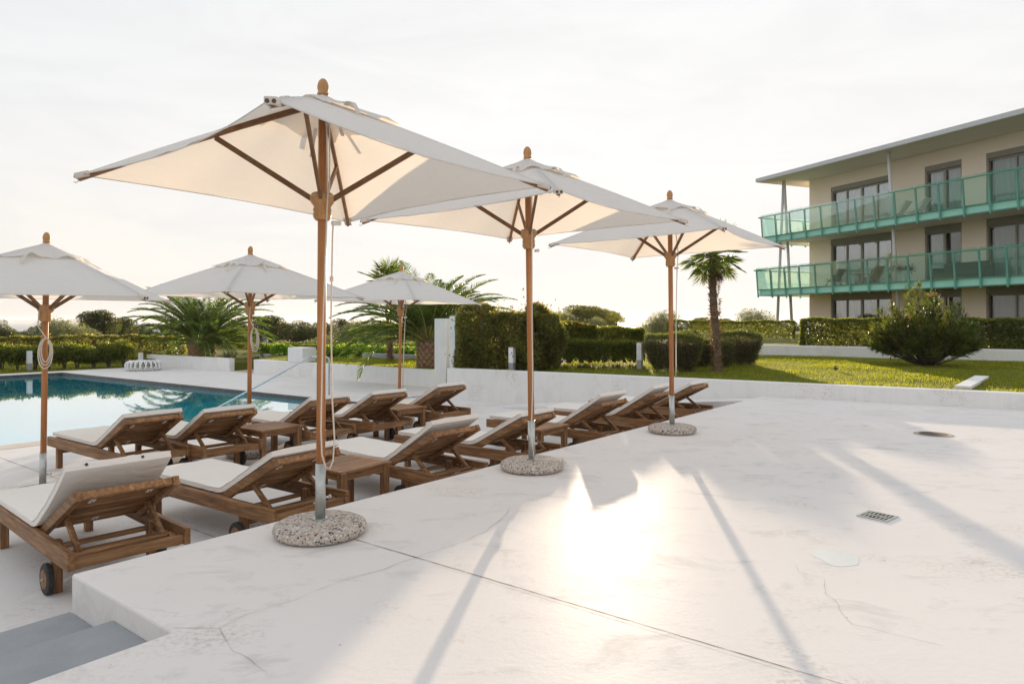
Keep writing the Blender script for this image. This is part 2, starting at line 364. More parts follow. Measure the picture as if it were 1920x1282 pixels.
struct(link('hills', hill(-4800, -1400, 5200, 10, 900, .4), M['hill'], smooth=True))
struct(link('hills', hill(500, 1500, 4300, 8, 700, 1.7), M['hill'], smooth=True))

def slab(name, pts, z0, z1, mat, bevel=0):
    pts = [Vector((p[0], p[1])) for p in pts]
    area = sum(pts[i].x*pts[(i+1) % len(pts)].y-pts[(i+1) % len(pts)].x*pts[i].y for i in range(len(pts)))
    if area < 0: pts.reverse()
    return MB().prism(pts, z0, z1).build(name, mat, bevel=bevel)
# upper deck with the notch of the stairs
EDGE = 3.91
struct(slab('upper_deck', [P(1.38, EDGE), P(12.6, EDGE), P(14.6, -9), P(-7, -9), P(-7, 2.86), P(1.38, 2.86)], -.46, 0, M['deck'], bevel=.012))
# lower deck round the pool
pN0 = P(-26, 11.35); pNR = Vector((-3.07, 14.33)); pFR = Vector((-14.68, 22.59)); pdir = Vector((U.x, U.y))
pFL = pFR - pdir*26
low = MB(); zl, zb = LOW, -.70
def quad(a, b, c, d): low.prism([Vector((p[0], p[1])) for p in (a, b, c, d)], zb, zl)
quad(P(-26, 3.95), P(13.2, 3.95), P(13.2, 11.35), P(-26, 11.35))                      # loungers' strip up to the coping
ex = pNR + pdir*4.6; fx = pFR + pdir*5.5
low.prism([pNR+pdir*.02, ex, fx, pFR+pdir*.02], zb, zl)
quad(pFR+(-pdir)*26, pFR+pdir*5.5, pFR+pdir*5.5+Vector((V.x, V.y))*1.0, pFR-pdir*26+Vector((V.x, V.y))*1.0)
struct(low.build('lower_deck', M['low']))
# pool: rim walls, beige coping, water
rim = MB(); Vv = Vector((V.x, V.y))
rim.prism([pNR-Vv*.1, pNR+pdir*.06-Vv*.1, pFR+pdir*.06, pFR], -1.6, LOW+.012)
rim.prism([pFL, pFR, pFR+Vv*.06+pdir*.06, pFL+Vv*.06], -1.6, LOW+.012)
struct(rim.build('pool_rim', M['pooltile']))
cp = MB(); cp.prism([Vector(P(-26, 11.0).xy), Vector(P(9.45, 11.0).xy), Vector(P(9.45, 11.36).xy), Vector(P(-26, 11.36).xy)], -1.6, LOW+.006)
struct(cp.build('pool_coping', M['coping'], bevel=.006))
wt = MB(); a0 = P(-26, 11.3); b0 = P(9.42, 11.3)
wt.prism([Vector(a0.xy), pNR+pdir*.03, pFR+pdir*.03+Vv*.03, pFL+Vv*.03], -1.5, LOW-.075)
struct(wt.build('pool_water', M['water']))
# stairs down from the upper deck, joints, cracks, spots
st = MB()
for z, t0, t1 in ((-.10, 2.84, 3.42), (-.19, 3.42, 3.92), (-.31, 3.92, 4.18)):
    st.prism([P(-7, t0), P(1.379, t0), P(1.379, t1), P(-7, t1)], -.45, z)
struct(st.build('stairs', M['steps'], bevel=.006))
def strip(name, pts, w, z, mat, jit=0):
    pts = [Vector(p) for p in pts]; q = []
    for i in range(len(pts)-1):
        L = (pts[i+1]-pts[i]).length; n = max(1, int(L/.05)) if jit else 1
        for k in range(n): q.append(pts[i].lerp(pts[i+1], k/n))
    q.append(pts[-1]); vs = []; fs = []
    for i, p in enumerate(q):
        d = (q[min(i+1, len(q)-1)]-q[max(i-1, 0)]); d.z = 0; d.normalize(); s = Vector((-d.y, d.x, 0))
        o = s*random.uniform(-jit, jit); ww = w*(random.uniform(.35, 1.2) if jit else 1)
        vs += [(p.x+o.x-s.x*ww/2, p.y+o.y-s.y*ww/2, z), (p.x+o.x+s.x*ww/2, p.y+o.y+s.y*ww/2, z)]
    for i in range(len(q)-1): fs.append((2*i, 2*i+2, 2*i+3, 2*i+1))
    return struct(MB().add(vs, fs).build(name, mat))
strip('deck_joint', [P(2.615, EDGE-.02), P(2.635, .6), P(2.65, -2)], .006, .003, M['joint'], .0012)
strip('deck_joint', [P(7.55, 2.9), P(7.8, 0.2), P(7.9, -1.5)], .004, .003, M['crack'], .001)
strip('deck_joint', [P(2.87, 3.96), P(2.87, 10.9)], .007, LOW+.003, M['joint'], .001)
strip('deck_joint', [P(9.1, 3.96), P(9.1, 10.9)], .007, LOW+.003, M['joint'], .001)
C1 = [(325, 1177), (409, 1177), (464, 1152), (555, 1123), (639, 1090), (705, 1072), (778, 1046), (858, 1019), (912, 995), (949, 966), (956, 951)]
C2 = [(409, 1177), (420, 1195), (440, 1220), (470, 1237), (483, 1246), (500, 1262)]
C3 = [(1130, 690), (1090, 684), (1045, 690), (1040, 660)]
C3 = [(1440, 620), (1495, 660), (1500, 672), (1545, 685), (1550, 713), (1573, 733), (1580, 752), (1597, 771), (1637, 778), (1695, 793), (1766, 809)]
strip('deck_crack', [gp(x, y, 0) for x, y in C1], .0026, .003, M['crack'], .007)
strip('deck_crack', [gp(x, y, 0) for x, y in C2], .0022, .003, M['crack'], .007)
strip('deck_crack', [gp(x, y+400, 0) for x, y in C3[1:]], .0020, .003, M['crack'], .007)
pa = MB(); c = gp(1568, 1045, 0); pp = []
for k in range(28):
    a = 2*math.pi*k/28; r = 1+.10*math.sin(3*a+1)+.07*math.sin(5*a)
    pp.append((c.x+.115*r*math.cos(a), c.y+.13*r*math.sin(a)))
struct(MB().prism(pp, .0001, .0010).build('paint_patch', M['patch']))
# square drain grate
g_ = gp(1645, 968, 0)
dg = empty('drain_grate', (g_.x, g_.y, .0), R(40)); tag(dg, 'square metal drain grate set in the white deck', 'drain')
fr = MB()
for sx in (-1, 1): fr.box((sx*.085, 0, .003), (.018, .19, .006)); fr.box((0, sx*.085, .003), (.152, .018, .006))
fr.build('frame', M['steel'], dg)
MB().box((0, 0, .0015), (.15, .15, .003)).build('pit', M['joint'], dg)
gr = MB()
for k in range(6):
    y = -.06+.024*k; L = .05 if k not in (2, 3) else .03
    gr.box((-.045, y, .005), (L, .010, .004)); gr.box((.045, y, .005), (L, .010, .004))
gr.box((0, 0, .005), (.02, .14, .004)); gr.build('bars', M['steel'], dg)
q = gp(1750, 814, 0); dc = empty('drain_cover', (q.x, q.y, 0), .3); tag(dc, 'round dark drain cover sunk in the white deck, towards the lawn', 'drain')
MB().lathe([(0, .001), (.15, .001), (.155, .004), (.19, .005), (.20, .001)], 28).build('rim', M['crack'], dc)
MB().lathe([(0, .0045), (.12, .0045), (.14, .006), (.15, .002)], 24).build('lid', M['joint'], dc)
# ramp at the end of the loungers, lower deck -> upper deck
WA = Vector((-1.42, 15.1)); WB = Vector((7.29, 9.87)); wd = (WB-WA).normalized(); wn = Vector((-wd.y, wd.x))
if wn.y < 0: wn = -wn
rm = MB(); p1 = P(10.95, 3.93); p2 = P(10.6, 8.6); q1 = Vector((4.6, 11.62)); q2 = Vector((.0, 14.38))
rm.add([(p1.x, p1.y, LOW+.002), (p1.x, p1.y, -.004), (q1.x, q1.y, -.004), (q1.x, q1.y, LOW+.002), (p2.x, p2.y, LOW+.003), (q2.x, q2.y, LOW+.003)],
       [(1, 4, 5, 2), (0, 4, 1), (2, 5, 3), (0, 1, 2, 3), (0, 3, 5, 4)])
struct(rm.build('ramp', M['low']))
# ---------------------------------------------------------------- walls
def wallthing(name, a, b, th, z0, z1, label, mat='wallw', cat='wall'):
    o = MB().wall(a, b, th, z0, z1).build(name, M[mat], bevel=.01); return tag(o, label, cat)
wallthing('retaining_wall', WA, WB+wd*2.6, .22, -.6, .235, 'long white retaining wall between the white deck and the lawn in front of the tall hedge')
wallthing('retaining_wall', (-8.35, 22.4), (-1.80, 17.58), .22, -.6, .005, 'low white wall holding the lawn beyond the pool handrail')
pl = wallthing('planter_wall', (-13.7, 26.0), (-9.5, 23.3), .20, -.6, -.01, 'short low white wall in front of the big feather palm')
bl = MB().box((0, 0, .0), (.72, .5, .44)).build('white_block', M['wallw'], bevel=.012); bl.location = (-6.45, 21.28, .225); bl.rotation_euler.z = math.atan2(-.593, .805)
tag(bl, 'white masonry block standing on the low wall behind the pool handrail', 'block')
pi_ = MB().box((0, 0, .30), (.40, .24, 2.04)).build('white_pillar', M['wallw'], bevel=.012); pi_.location = (-1.74, 17.58, 0); pi_.rotation_euler.z = math.atan2(-.593, .805)
tag(pi_, 'tall white pillar ending the low wall beside the feather palm', 'pillar')
sw = empty('shower_wall', (-1.36, 15.75, .2), ANG); tag(sw, 'white shower screen wall with chrome spout left of the tall hedge', 'shower')
MB().box((.75, 0, .585), (1.5, .17, 1.17)).build('screen', M['wallw'], sw, bevel=.008)
arc = [(.35+.16-.16*math.cos(a), 0, 1.17+.10*math.sin(a)+.03) for a in np.linspace(0, math.pi, 12)]
MB().loft([(.35, 0, 1.17)]+arc, .028, 10).build('spout', M['chrome'], sw, smooth=True)
wallthing('terrace_wall', (4.9, 23.27), (16.2, 16.18), .25, .1, .505, 'low white terrace wall below the clipped hedges of the apartment block')
wl = gp(1790.6, 733, .28); we = gp(1841, 701, .28)
kb = MB().bar((7.06, 10.86, .15), (we.x, we.y, .15), .22, .2).build('lawn_kerb', M['wallw'], bevel=.008); tag(kb, 'white concrete kerb crossing the lawn at right', 'kerb')
kb2 = MB().bar((-5.1, 23.9, .05), (-2.25, 21.9, .05), .2, .2).build('garden_kerb', M['steps'], bevel=.01); tag(kb2, 'grey concrete kerb edging the lawn before the round shrubs', 'kerb')
# ---------------------------------------------------------------- lawns and paths
wo = lambda p, d: (p[0]+wn.x*d, p[1]+wn.y*d)
WBx = WB+wd*2.6
struct(slab('lawn', [wo(WA, .2), wo(WBx, .2), (16.6, 16.2), (4.9, 23.4), (1.5, 30), (-1.6, 24)], -.5, .2, M['lawn']))
struct(slab('lawn', [(4.9, 23.4), (16.6, 16.2), (36, 40), (14, 55), (3, 34)], -.5, .455, M['lawn']))
struct(slab('lawn', [(-8.2, 22.45), (-1.8, 17.7), (-1.5, 20.5), (-2.5, 24), (1.5, 30), (-3, 34), (-11, 36)], -.6, 0, M['lawn']))
struct(slab('lawn', [(-13.9, 26.1), (-9.5, 23.45), (-8.9, 24.5), (-10.2, 33), (-22, 38)], -.6, -.16, M['lawn']))
ll = pFR+Vv*1.0
struct(slab('lawn', [ll+pdir*2.5, ll-pdir*28, ll-pdir*28+Vv*14, ll+pdir*12+Vv*14, ll+pdir*6.5+Vv*.8], -.7, LOW-.02, M['lawn']))
struct(slab('path', [(-9.45, 23.3), (-8.4, 22.45), (-8.25, 25.6), (-9.4, 25.8)], -.6, LOW+.004, M['path']))
struct(slab('path', [(-9.4, 25.8), (-8.2, 25.6), (-2, 26.5), (-2, 27.6), (-10, 27.6)], -.6, .012, M['gravel']))
# grass blades
def blades(pts, z, n, hmin, hmax, w):
    pts = [np.array(p) for p in pts]                     # convex polygon, fan sampled
    tr = [(pts[0], pts[i], pts[i+1]) for i in range(1, len(pts)-1)]
    ar = np.array([abs(np.cross(b-a, c-a)) for a, b, c in tr]); k = rng.choice(len(tr), n, p=ar/ar.sum())
    A = np.array([t[0] for t in tr])[k]; B = np.array([t[1] for t in tr])[k]; Cc = np.array([t[2] for t in tr])[k]
    r1 = np.sqrt(rng.random((n, 1))); r2 = rng.random((n, 1))
    q = A*(1-r1)+B*r1*(1-r2)+Cc*r1*r2
    Pc = np.concatenate([q, np.full((n, 1), z)], 1)
    D = np.concatenate([rng.normal(size=(n, 2))*.42, np.ones((n, 1))], 1)
    L = rl(n, hmin, hmax)*(.75+.35*np.sin(q[:, 0]*1.7+np.sin(q[:, 1]*2.1)*1.3))
    return leaf_mesh('grass', Pc, D, L, rl(n, w*.7, w*1.3))
def grass(*a):
    o = link('grass', blades(*a), M['blade']); o['kind'] = 'stuff'; tag(o, a and 'short mown grass of the lawn', 'grass', 'mown grass of the lawns')
grass([wo(WA+wd*2.2, .25), wo(WBx, .25), (15.5, 16.5), (8, 21.0), (2, 20)], .2, 85000, .03, .06, .009)
grass([(-8.2, 22.6), (-1.9, 17.9), (-1.8, 20), (-2.4, 22), (-5, 24)], 0, 16000, .03, .06, .011)
grass([ll+pdir*3.0+Vv*.15, ll-pdir*9+Vv*.15, ll-pdir*9+Vv*5, ll+pdir*6+Vv*5], LOW-.02, 16000, .04, .08, .016)

# ================================================================ sun loungers
HINGE = .72; TOT = 1.90; ZR = .36
def lounger_frame(root, th):
    r = MB()
    for sx in (-1, 1):
        r = MB().box((sx*.335, TOT/2, ZR-.055), (.042, TOT, .11)); r.build('side_rail', M['woody'], root, bevel=.006)
    for (x, y) in ((-.285, .46), (.285, .46), (-.285, 1.74), (.285, 1.74)):
        MB().box((x, y, .165), (.055, .06, .33)).build('leg', M['woodz'], root, bevel=.004)
    for sx in (-1, 1):
        w = empty_part('wheel', root); 
        ty = MB().loft([(sx*.320+d*sx, .46, .098) for d in (0, .006, .030, .036)], [.088, .098, .098, .088], 28)
        o = ty.build('wheel', M['rubber'], root, smooth=False, bevel=.003)
        MB().loft([(sx*.335, .46, .098), (sx*.360, .46, .098)], [.064, .060], 24).build('hub', M['woodz'], o, bevel=.003)
        MB().loft([(sx*.35, .46, .098), (sx*.370, .46, .098)], [.013, .011], 10).build('bolt', M['steel'], o)
    c = MB()
    for y, z in ((.035, .285), (.46, .19), (1.74, .20), (1.88, .31)):
        c = MB().box((0, y, z), (.63, .038, .06)); c.build('crossbar', M['woodx'], root, bevel=.004)
    for y, z in ((.30, .27), (.50, .275)):
        MB().box((0, y, z), (.63, .03, .032)).build('crossbar', M['woodx'], root, bevel=.003)
    s = MB()
    y = HINGE+.05
    while y < TOT-.05: s.box((0, y, ZR-.016), (.628, .05, .02)); y += .068
    s.build('seat_slats', M['woodx'], root)
    for sx in (-1, 1):                                     # notched ratchet blocks
        rb = MB().box((sx*.287, .25, .262), (.035, .40, .04))
        for k in range(5): rb.box((sx*.287,   .12+.055*k, .293), (.035, .028, .026), Matrix.Rotation(R(28), 3, 'X'))
        rb.build('ratchet', M['woody'], root, bevel=.003)
    # backrest
    bd = Vector((0, -math.cos(th), math.sin(th))); bn = Vector((0, math.sin(th), math.cos(th))); h0 = Vector((0, HINGE, ZR-.028))
    back = MB()
    for sx in (-1, 1):
        back.bar(h0+Vector((sx*.286, 0, 0))-bd*.02, h0+Vector((sx*.286, 0, 0))+bd*.75, .042, .062, bn)
    back.bar(h0+Vector((-.264, 0, 0))+bd*.715+bn*.006, h0+Vector((.264, 0, 0))+bd*.715+bn*.006, .05, .045, bn)
    b = back.build('backrest', M['woody'], root, bevel=.005)
    sl = MB()
    for k in range(9):
        p = h0+bd*(.05+.0715*k)+bn*.010; sl.loft([p+Vector((-.264, 0, 0)), p+Vector((.264, 0, 0))], .0165, 8)
    sl.build('slats', M['woodx'], b, smooth=True)
    for (x, d) in ((-.17, .60), (.16, .62), (-.02, .12)):
        p = h0+bd*d-bn*.004+Vector((x, 0, 0)); MB().bar(p-bd*.03, p+bd*.03, .034, .005, bn).build('fastening_tab', M['plastic'], b, bevel=.001)
        MB().loft([p-bn*.002, p-bn*.006], .006, 8).build('rivet', M['hole'], b)
    pr = MB()
    for sx in (-1, 1):
        pr = MB().bar(h0+Vector((sx*.245, 0, 0))+bd*.34-bn*.012, Vector((sx*.245, .165, .30)), .03, .034, (0, 0, 1)); pr.build('prop', M['woody'], root, bevel=.003)
    MB().loft([(-.27, .165, .30), (.27, .165, .30)], .013, 8).build('prop_rod', M['woodx'], root)
    [MB().loft([h0+bd*.34-bn*.012+Vector((sx*.225, 0, 0)), h0+bd*.34-bn*.012+Vector((sx*.268, 0, 0))], .008, 8).build('prop_pivot', M['steel'], root) for sx in (-1, 1)]
def empty_part(n, r): return None
def mattress(root, th, over=.03, lift=0.0, curl=0.0, shift=0.0, buttons=False):
    bd = Vector((0, -math.cos(th), math.sin(th))); bn = Vector((0, math.sin(th), math.cos(th)))
    t = .047; W = .61; ph = rng.random()*6; path = []                          # points of the underside and their normals
    ys = np.linspace(TOT-.02, HINGE+.07, 12)
    for y in ys: path.append((Vector((0, y, ZR+.004)), Vector((0, 0, 1))))
    h = Vector((0, HINGE, ZR+.004))
    for e in (.35, .7):
        nn = Vector((0, 0, 1)).lerp(bn, e).normalized(); path.append((h+Vector((0, .03*(1-e), .002+.012*e)), nn))
    n = 13
    for k in range(n):
        d = .05+(.72+over-.05)*k/(n-1); f = k/(n-1)
        p = h+bd*d+bn*(.006+lift*f+curl*max(0, f-.35)**2*1.0)
        nn = (bn-bd*curl*1.6*max(0, f-.35)).normalized(); path.append((p, nn))
    nx = 11; v = []; fcs = []; m = len(path)
    for i, (p, nn) in enumerate(path):
        e = min(1, min(i, m-1-i)/1.2+.55)
        for j in range(nx):
            x = -W/2+W*j/(nx-1); puff = 1-.10*abs(2*j/(nx-1)-1)**6
            v.append(p+Vector((x+shift, 0, 0))+nn*(t*puff+.0022*math.sin(i*1.9+j*.9+ph)+.0018*math.sin(i*.8-j*1.6+2*ph)))
        for j in range(nx):
            x = -W/2+W*j/(nx-1); v.append(p+Vector((x+shift, 0, 0))+nn*.0)
    s = 2*nx
    for i in range(m-1):
        for j in range(nx-1):
            fcs.append((i*s+j, (i+1)*s+j, (i+1)*s+j+1, i*s+j+1))
            fcs.append((i*s+nx+j, i*s+nx+j+1, (i+1)*s+nx+j+1, (i+1)*s+nx+j))
        fcs.append((i*s, i*s+nx, (i+1)*s+nx, (i+1)*s)); fcs.append((i*s+nx-1, (i+1)*s+nx-1, (i+1)*s+2*nx-1, i*s+2*nx-1))
    for i in (0, m-1):
        for j in range(nx-1):
            q = (i*s+j, i*s+j+1, i*s+nx+j+1, i*s+nx+j); fcs.append(q if i == 0 else q[::-1])
    me = bpy.data.meshes.new('mattress'); me.from_pydata([tuple(x) for x in v], [], fcs); me.update()
    o = link('mattress', me, M['mattress'], root, smooth=False, bevel=.014, seg=3)
    me.polygons.foreach_set('use_smooth', np.ones(len(me.polygons), dtype=bool))
    # piping along both long edges
    for j, e in ((0, -1), (nx-1, 1)):
        pts = [Vector(v[i*s+j])+Vector((e*.001, 0, -.004)) for i in range(m)]
        MB().loft(pts, .0042, 6).build('piping', M['mattress'], o, smooth=True)
    if buttons:
        for x in (-.19, .13):
            p = path[-1][0]+Vector((x+shift, 0, 0))+path[-1][1]*.027-bd*.0
            MB().loft([p-bd*.002, p+bd*.006], .009, 10).build('button', M['hole'], o)
    return o
GL1 = 'wooden sun loungers lined up along the step of the upper deck'
GL2 = 'wooden sun loungers lined up beside the pool'
def lounger(label, group, th, **kw):
    r = empty('sun_lounger'); tag(r, label, 'sun lounger', group); lounger_frame(r, th); mattress(r, th, **kw); return r
protoA = lounger('x', GL1, R(28), over=.025, lift=.01)
protoB = lounger('x', GL1, R(29), over=.055, lift=.035, curl=.03)
l1 = lounger('teak sun lounger beside the grey stairs, its cream cushion curling up over the backrest', GL1, R(27), over=.05, lift=.075, curl=.10, shift=-.035, buttons=True)
def place(o, s, t, dr=0.0, z=LOW):
    p = P(s, t, z); o.location = p; o.rotation_euler = (0, 0, ANG+R(dr))
place(l1, 1.93, 4.50, -3.5)
row1 = [(3.20, 4.42, 2.6, 0, 'teak sun lounger with flat cushion between the stairs lounger and the nearest side table'),
        (4.73, 4.29, -2.0, 1, 'teak sun lounger with cream cushion, just right of the nearest slatted side table'),
        (5.98, 4.26, 1.4, 0, 'teak sun lounger behind the middle upper deck parasol, left of the sunlit side table'),
        (7.60, 4.27, -1.6, 1, 'teak sun lounger just right of the sunlit side table near the deck edge'),
        (8.93, 4.24, 1.5, 1, 'teak sun lounger second from the ramp, its cushion tip lifted off the backrest'),
        (10.36, 4.32, -.5, 0, 'teak sun lounger at the far end of the step, next to the ramp')]
first = {0: True, 1: True}
for s, t, dr, k, lab in row1:
    src = (protoA, protoB)[k]; o = src if first[k] else copy_tree(src); first[k] = False
    place(o, s, t, dr); o['label'] = lab
row2 = [(3.42, 7.40, 1.2, 'teak sun lounger by the water, nearest of the poolside row, left end'),
        (4.13, 7.13, -.8, 'teak sun lounger by the water, touching the left side of the first poolside table'),
        (5.50, 7.17, .6, 'teak sun lounger by the water, partly behind the pole of the largest parasol'),
        (6.42, 7.08, -.4, 'teak sun lounger by the water, left of the farther poolside table'),
        (7.72, 7.14, .7, 'teak sun lounger farthest along the poolside row, in front of the white pillar')]
for s, t, dr, lab in row2:
    o = copy_tree(protoA); place(o, s, t, dr); o['label'] = lab; o['group'] = GL2
# ---------------------------------------------------------------- side tables
def table():
    r = empty('side_table'); tag(r, 'x', 'side table', 'slatted teak side tables among the loungers')
    top = MB()
    for k in range(9): top.box((0, -.255+.0637*k, .428), (.46, .058, .022))
    for sx in (-1, 1): top.box((sx*.262, 0, .428), (.06, .572, .024))
    top.build('table_top', M['woodx'], r, bevel=.003)
    for sx in (-1, 1):
        for sy in (-1, 1): MB().box((sx*.245, sy*.24, .208), (.062, .062, .416)).build('leg', M['woodz'], r, bevel=.004)
    for sy in (-1, 1):
        MB().box((0, sy*.246, .385), (.43, .03, .06)).build('apron', M['woodx'], r, bevel=.003)
        MB().box((sy*.25, 0, .385), (.03, .42, .06)).build('apron', M['woody'], r, bevel=.003)
    return r
tb = table()
for i, (s, t, dr, lab) in enumerate([(3.98, 5.02, 1.5, 'slatted teak side table nearest the camera, beside the largest parasol pole'),
                                     (6.86, 5.0, -1, 'slatted teak side table in sunlight behind the middle parasol base'),
                                     (4.80, 7.52, 2, 'slatted teak side table by the pool, in front of the handrail'),
                                     (7.05, 7.65, -1, 'slatted teak side table by the pool, the farthest one, below the farthest poolside parasol')]):
    o = tb if i == 0 else copy_tree(tb); place(o, s, t, dr); o['label'] = lab
# ================================================================ parasols
APEX = 2.64; CR = 1.40
def rib_z(f): return APEX-.455*f-.05*f*f
def ropes_tube(pts, r=.0042): return MB().loft(pts, r, 6)
def parasol(sleeve=.42):
    r = empty('parasol'); tag(r, 'x', 'parasol')
    prof = [(.03, .0), (.235, .0), (.262, .012), (.275, .038), (.268, .062), (.235, .080), (.16, .088), (.036, .090)]
    base = MB().lathe(prof, 40).build('stone_base', M['stone'], r, smooth=True)
    MB().lathe([(.0302, .088), (.045, .0885), (.045, .097), (.0302, .098)], 20).build('base_flange', M['steel'], base, smooth=False)
    sl = MB().lathe([(.0305, .09), (.0305, sleeve), (.0285, sleeve), (.0285, sleeve-.05)], 20).build('sleeve', M['steel'], r, smooth=False)
    sl.data.polygons.foreach_set('use_smooth', [len(p.vertices) == 4 for p in sl.data.polygons])
    MB().loft([(.03, 0, .21), (.062, 0, .21), (.0621, 0, .21), (.072, 0, .21)], [.007, .007, .014, .013], 8).build('clamp_screw', M['steel'], sl)
    MB().lathe([(.0265, sleeve-.06), (.0265, APEX-.02)], 18).build('pole', M['pole'], r, smooth=True)
    hub = MB().lathe([(.027, 1.89), (.040, 1.89), (.052, 1.905), (.056, 1.925), (.050, 1.942), (.056, 1.95), (.052, 1.962), (.051, 1.975), (.068, 2.0), (.074, 2.02), (.072, 2.04), (.060, 2.055), (.028, 2.056)], 24).build('runner_hub', M['turn'], r, smooth=True)
    MB().loft([(.0745*math.cos(a), .0745*math.sin(a), 2.03) for a in np.linspace(0, 2*math.pi, 25)], .0022, 5).build('binding_wire', M['steel'], hub)
    MB().lathe([(.027, APEX-.10), (.05, APEX-.095), (.055, APEX-.06), (.05, APEX-.03), (.027, APEX-.025)], 20).build('top_hub', M['turn'], r, smooth=True)
    MB().lathe([(.012, APEX+.02), (.034, APEX+.025), (.036, APEX+.034), (.029, APEX+.040), (.031, APEX+.050), (.035, APEX+.066), (.034, APEX+.086), (.027, APEX+.108), (.015, APEX+.123), (.002, APEX+.129)], 20).build('finial', M['turn'], r, smooth=True)
    cs = [Vector((math.cos(a), math.sin(a), 0)) for a in (R(45), R(135), R(225), R(315))]
    for c in cs:
        pts = [c*(CR*f)+Vector((0, 0, rib_z(f)-.022)) for f in (.03, .35, .7, 1.0)]
        rb = MB()
        for i in range(3): rb.bar(pts[i], pts[i+1], .022, .034)
        rb.build('rib', M['rib'], r, bevel=.003)
        a = c*.062+Vector((0, 0, 2.02)); b = c*(CR*.45)+Vector((0, 0, rib_z(.45)-.045))
        MB().bar(a, b, .02, .032).build('strut', M['rib'], r, bevel=.003)
    # canopy: four panels between the ribs, hems cut as inward curves
    NR, NW = 16, 14; mb = MB()
    for k in range(4):
        ca, cb = cs[k], cs[(k+1) % 4]; vs = []
        for i in range(NR+1):
            f = .10+.90*i/NR
            for j in range(NW+1):
                w = j/NW; bow = 4*w*(1-w)
                fe = f*(1-.11*bow*f**1.5)
                p = (ca*(1-w)+cb*w)*CR*fe
                ten = min(w, 1-w)
                z = rib_z(fe)-.030*bow*f*(1-f*.5)-.05*bow*f**4+.016*math.sin(ten*46)*f**2*math.exp(-ten*7)*(f > .5)+.008*math.sin(ten*17+k)*bow*f
                vs.append(p+Vector((0, 0, z)))
        fs = [(i*(NW+1)+j, (i+1)*(NW+1)+j, (i+1)*(NW+1)+j+1, i*(NW+1)+j+1) for i in range(NR) for j in range(NW)]
        mb.add(vs, fs)
    can = mb.build('canopy', M['canvas'], r, smooth=True)
    hm = MB()                                             # stitched hem
    for k in range(4):
        ca, cb = cs[k], cs[(k+1) % 4]; pts = []
        for j in range(25):
            w = j/24; fe = 1-.11*4*w*(1-w); pts.append((ca*(1-w)+cb*w)*CR*fe+Vector((0, 0, rib_z(fe)-.065*4*w*(1-w))))
        hm.loft(pts, .0035, 5)
    hm.build('hem', M['canvas'], can, smooth=True)
    for c in cs:                                          # corner pockets with two eyelets
        sd = Vector((-c.y, c.x, 0)); p = c*(CR-.025)+Vector((0, 0, rib_z(1)-.012))
        pk = MB().bar(p-c*.045+Vector((0, 0, .02)), p+c*.037, .056, .034).build('corner_pocket', M['strap'], r, bevel=.006)
        for e in (-1, 1):
            q = p+c*.0365+sd*(e*.014)+Vector((0, 0, -.002)); MB().loft([q, q+c*.004], [.0095, .0085], 10).build('eyelet', M['hole'], pk)
        MB().loft([p+c*.02-Vector((0, 0, .02)), p+c*.035-Vector((0, 0, .035)), p+c*.05-Vector((0, 0, .03))], .003, 5).build('hook', M['steel'], pk)
    # vent cap, a small square roof with a loose wavy hem
    mb = MB(); NR2, NW2 = 6, 16
    for k in range(4):
        ca, cb = cs[k], cs[(k+1) % 4]; vs = []
        for i in range(NR2+1):
            f = i/NR2
            for j in range(NW2+1):
                w = j/NW2; p = (ca*(1-w)+cb*w)*(.47*f+.0)*(1-.05*4*w*(1-w)*f)+((ca*(1-w)+cb*w)*.025 if f == 0 else Vector((0, 0, 0)))
                wave = (.022*math.sin(w*2*math.pi*2.0+k*1.3)+.010*math.sin(w*2*math.pi*4.6+k))*f**3*(4*w*(1-w))**.5
                z = APEX+.022-.155*f-.01*f*f+wave+.016*f**2*4*w*(1-w)
                vs.append(p+Vector((0, 0, z)))
        mb.add(vs, [(i*(NW2+1)+j, (i+1)*(NW2+1)+j, (i+1)*(NW2+1)+j+1, i*(NW2+1)+j+1) for i in range(NR2) for j in range(NW2)])
    mb.build('vent_cap', M['canvas'], r, smooth=True)
    for k, (w, f, fl) in enumerate(((.3, .34, 0), (.72, .38, 1), (.4, .36, 1), (.7, .36, 0))):       # tie straps
        ca, cb = cs[k], cs[(k+1) % 4]; d = (ca*(1-w)+cb*w)
        pts = [d*(CR*x)+Vector((0, 0, rib_z(x)+y)) for x, y in ((f-.06, .02), (f-.02, .05 if fl else .014), (f+.03, .055 if fl else .012), (f+.07, .03 if fl else .008), (f+.09, .005))]
        sb = MB()
        for i in range(4): sb.bar(pts[i], pts[i+1], .026, .003)
        sb.build('tie_strap', M['strap'], r)
        if k % 2: continue
        u = [d*(CR*x)+Vector((0, 0, rib_z(x)-y)) for x, y in ((.16, .06), (.22, .11), (.26, .17))]
        sb = MB(); sb.bar(u[0], u[1], .022, .003); sb.bar(u[1], u[2], .022, .003); sb.build('tie_strap', M['strap'], r)
    pu = MB().box((.0, -.045, APEX-.14), (.02, .03, .07)).build('pulley', M['steel'], r, bevel=.004)
    return r
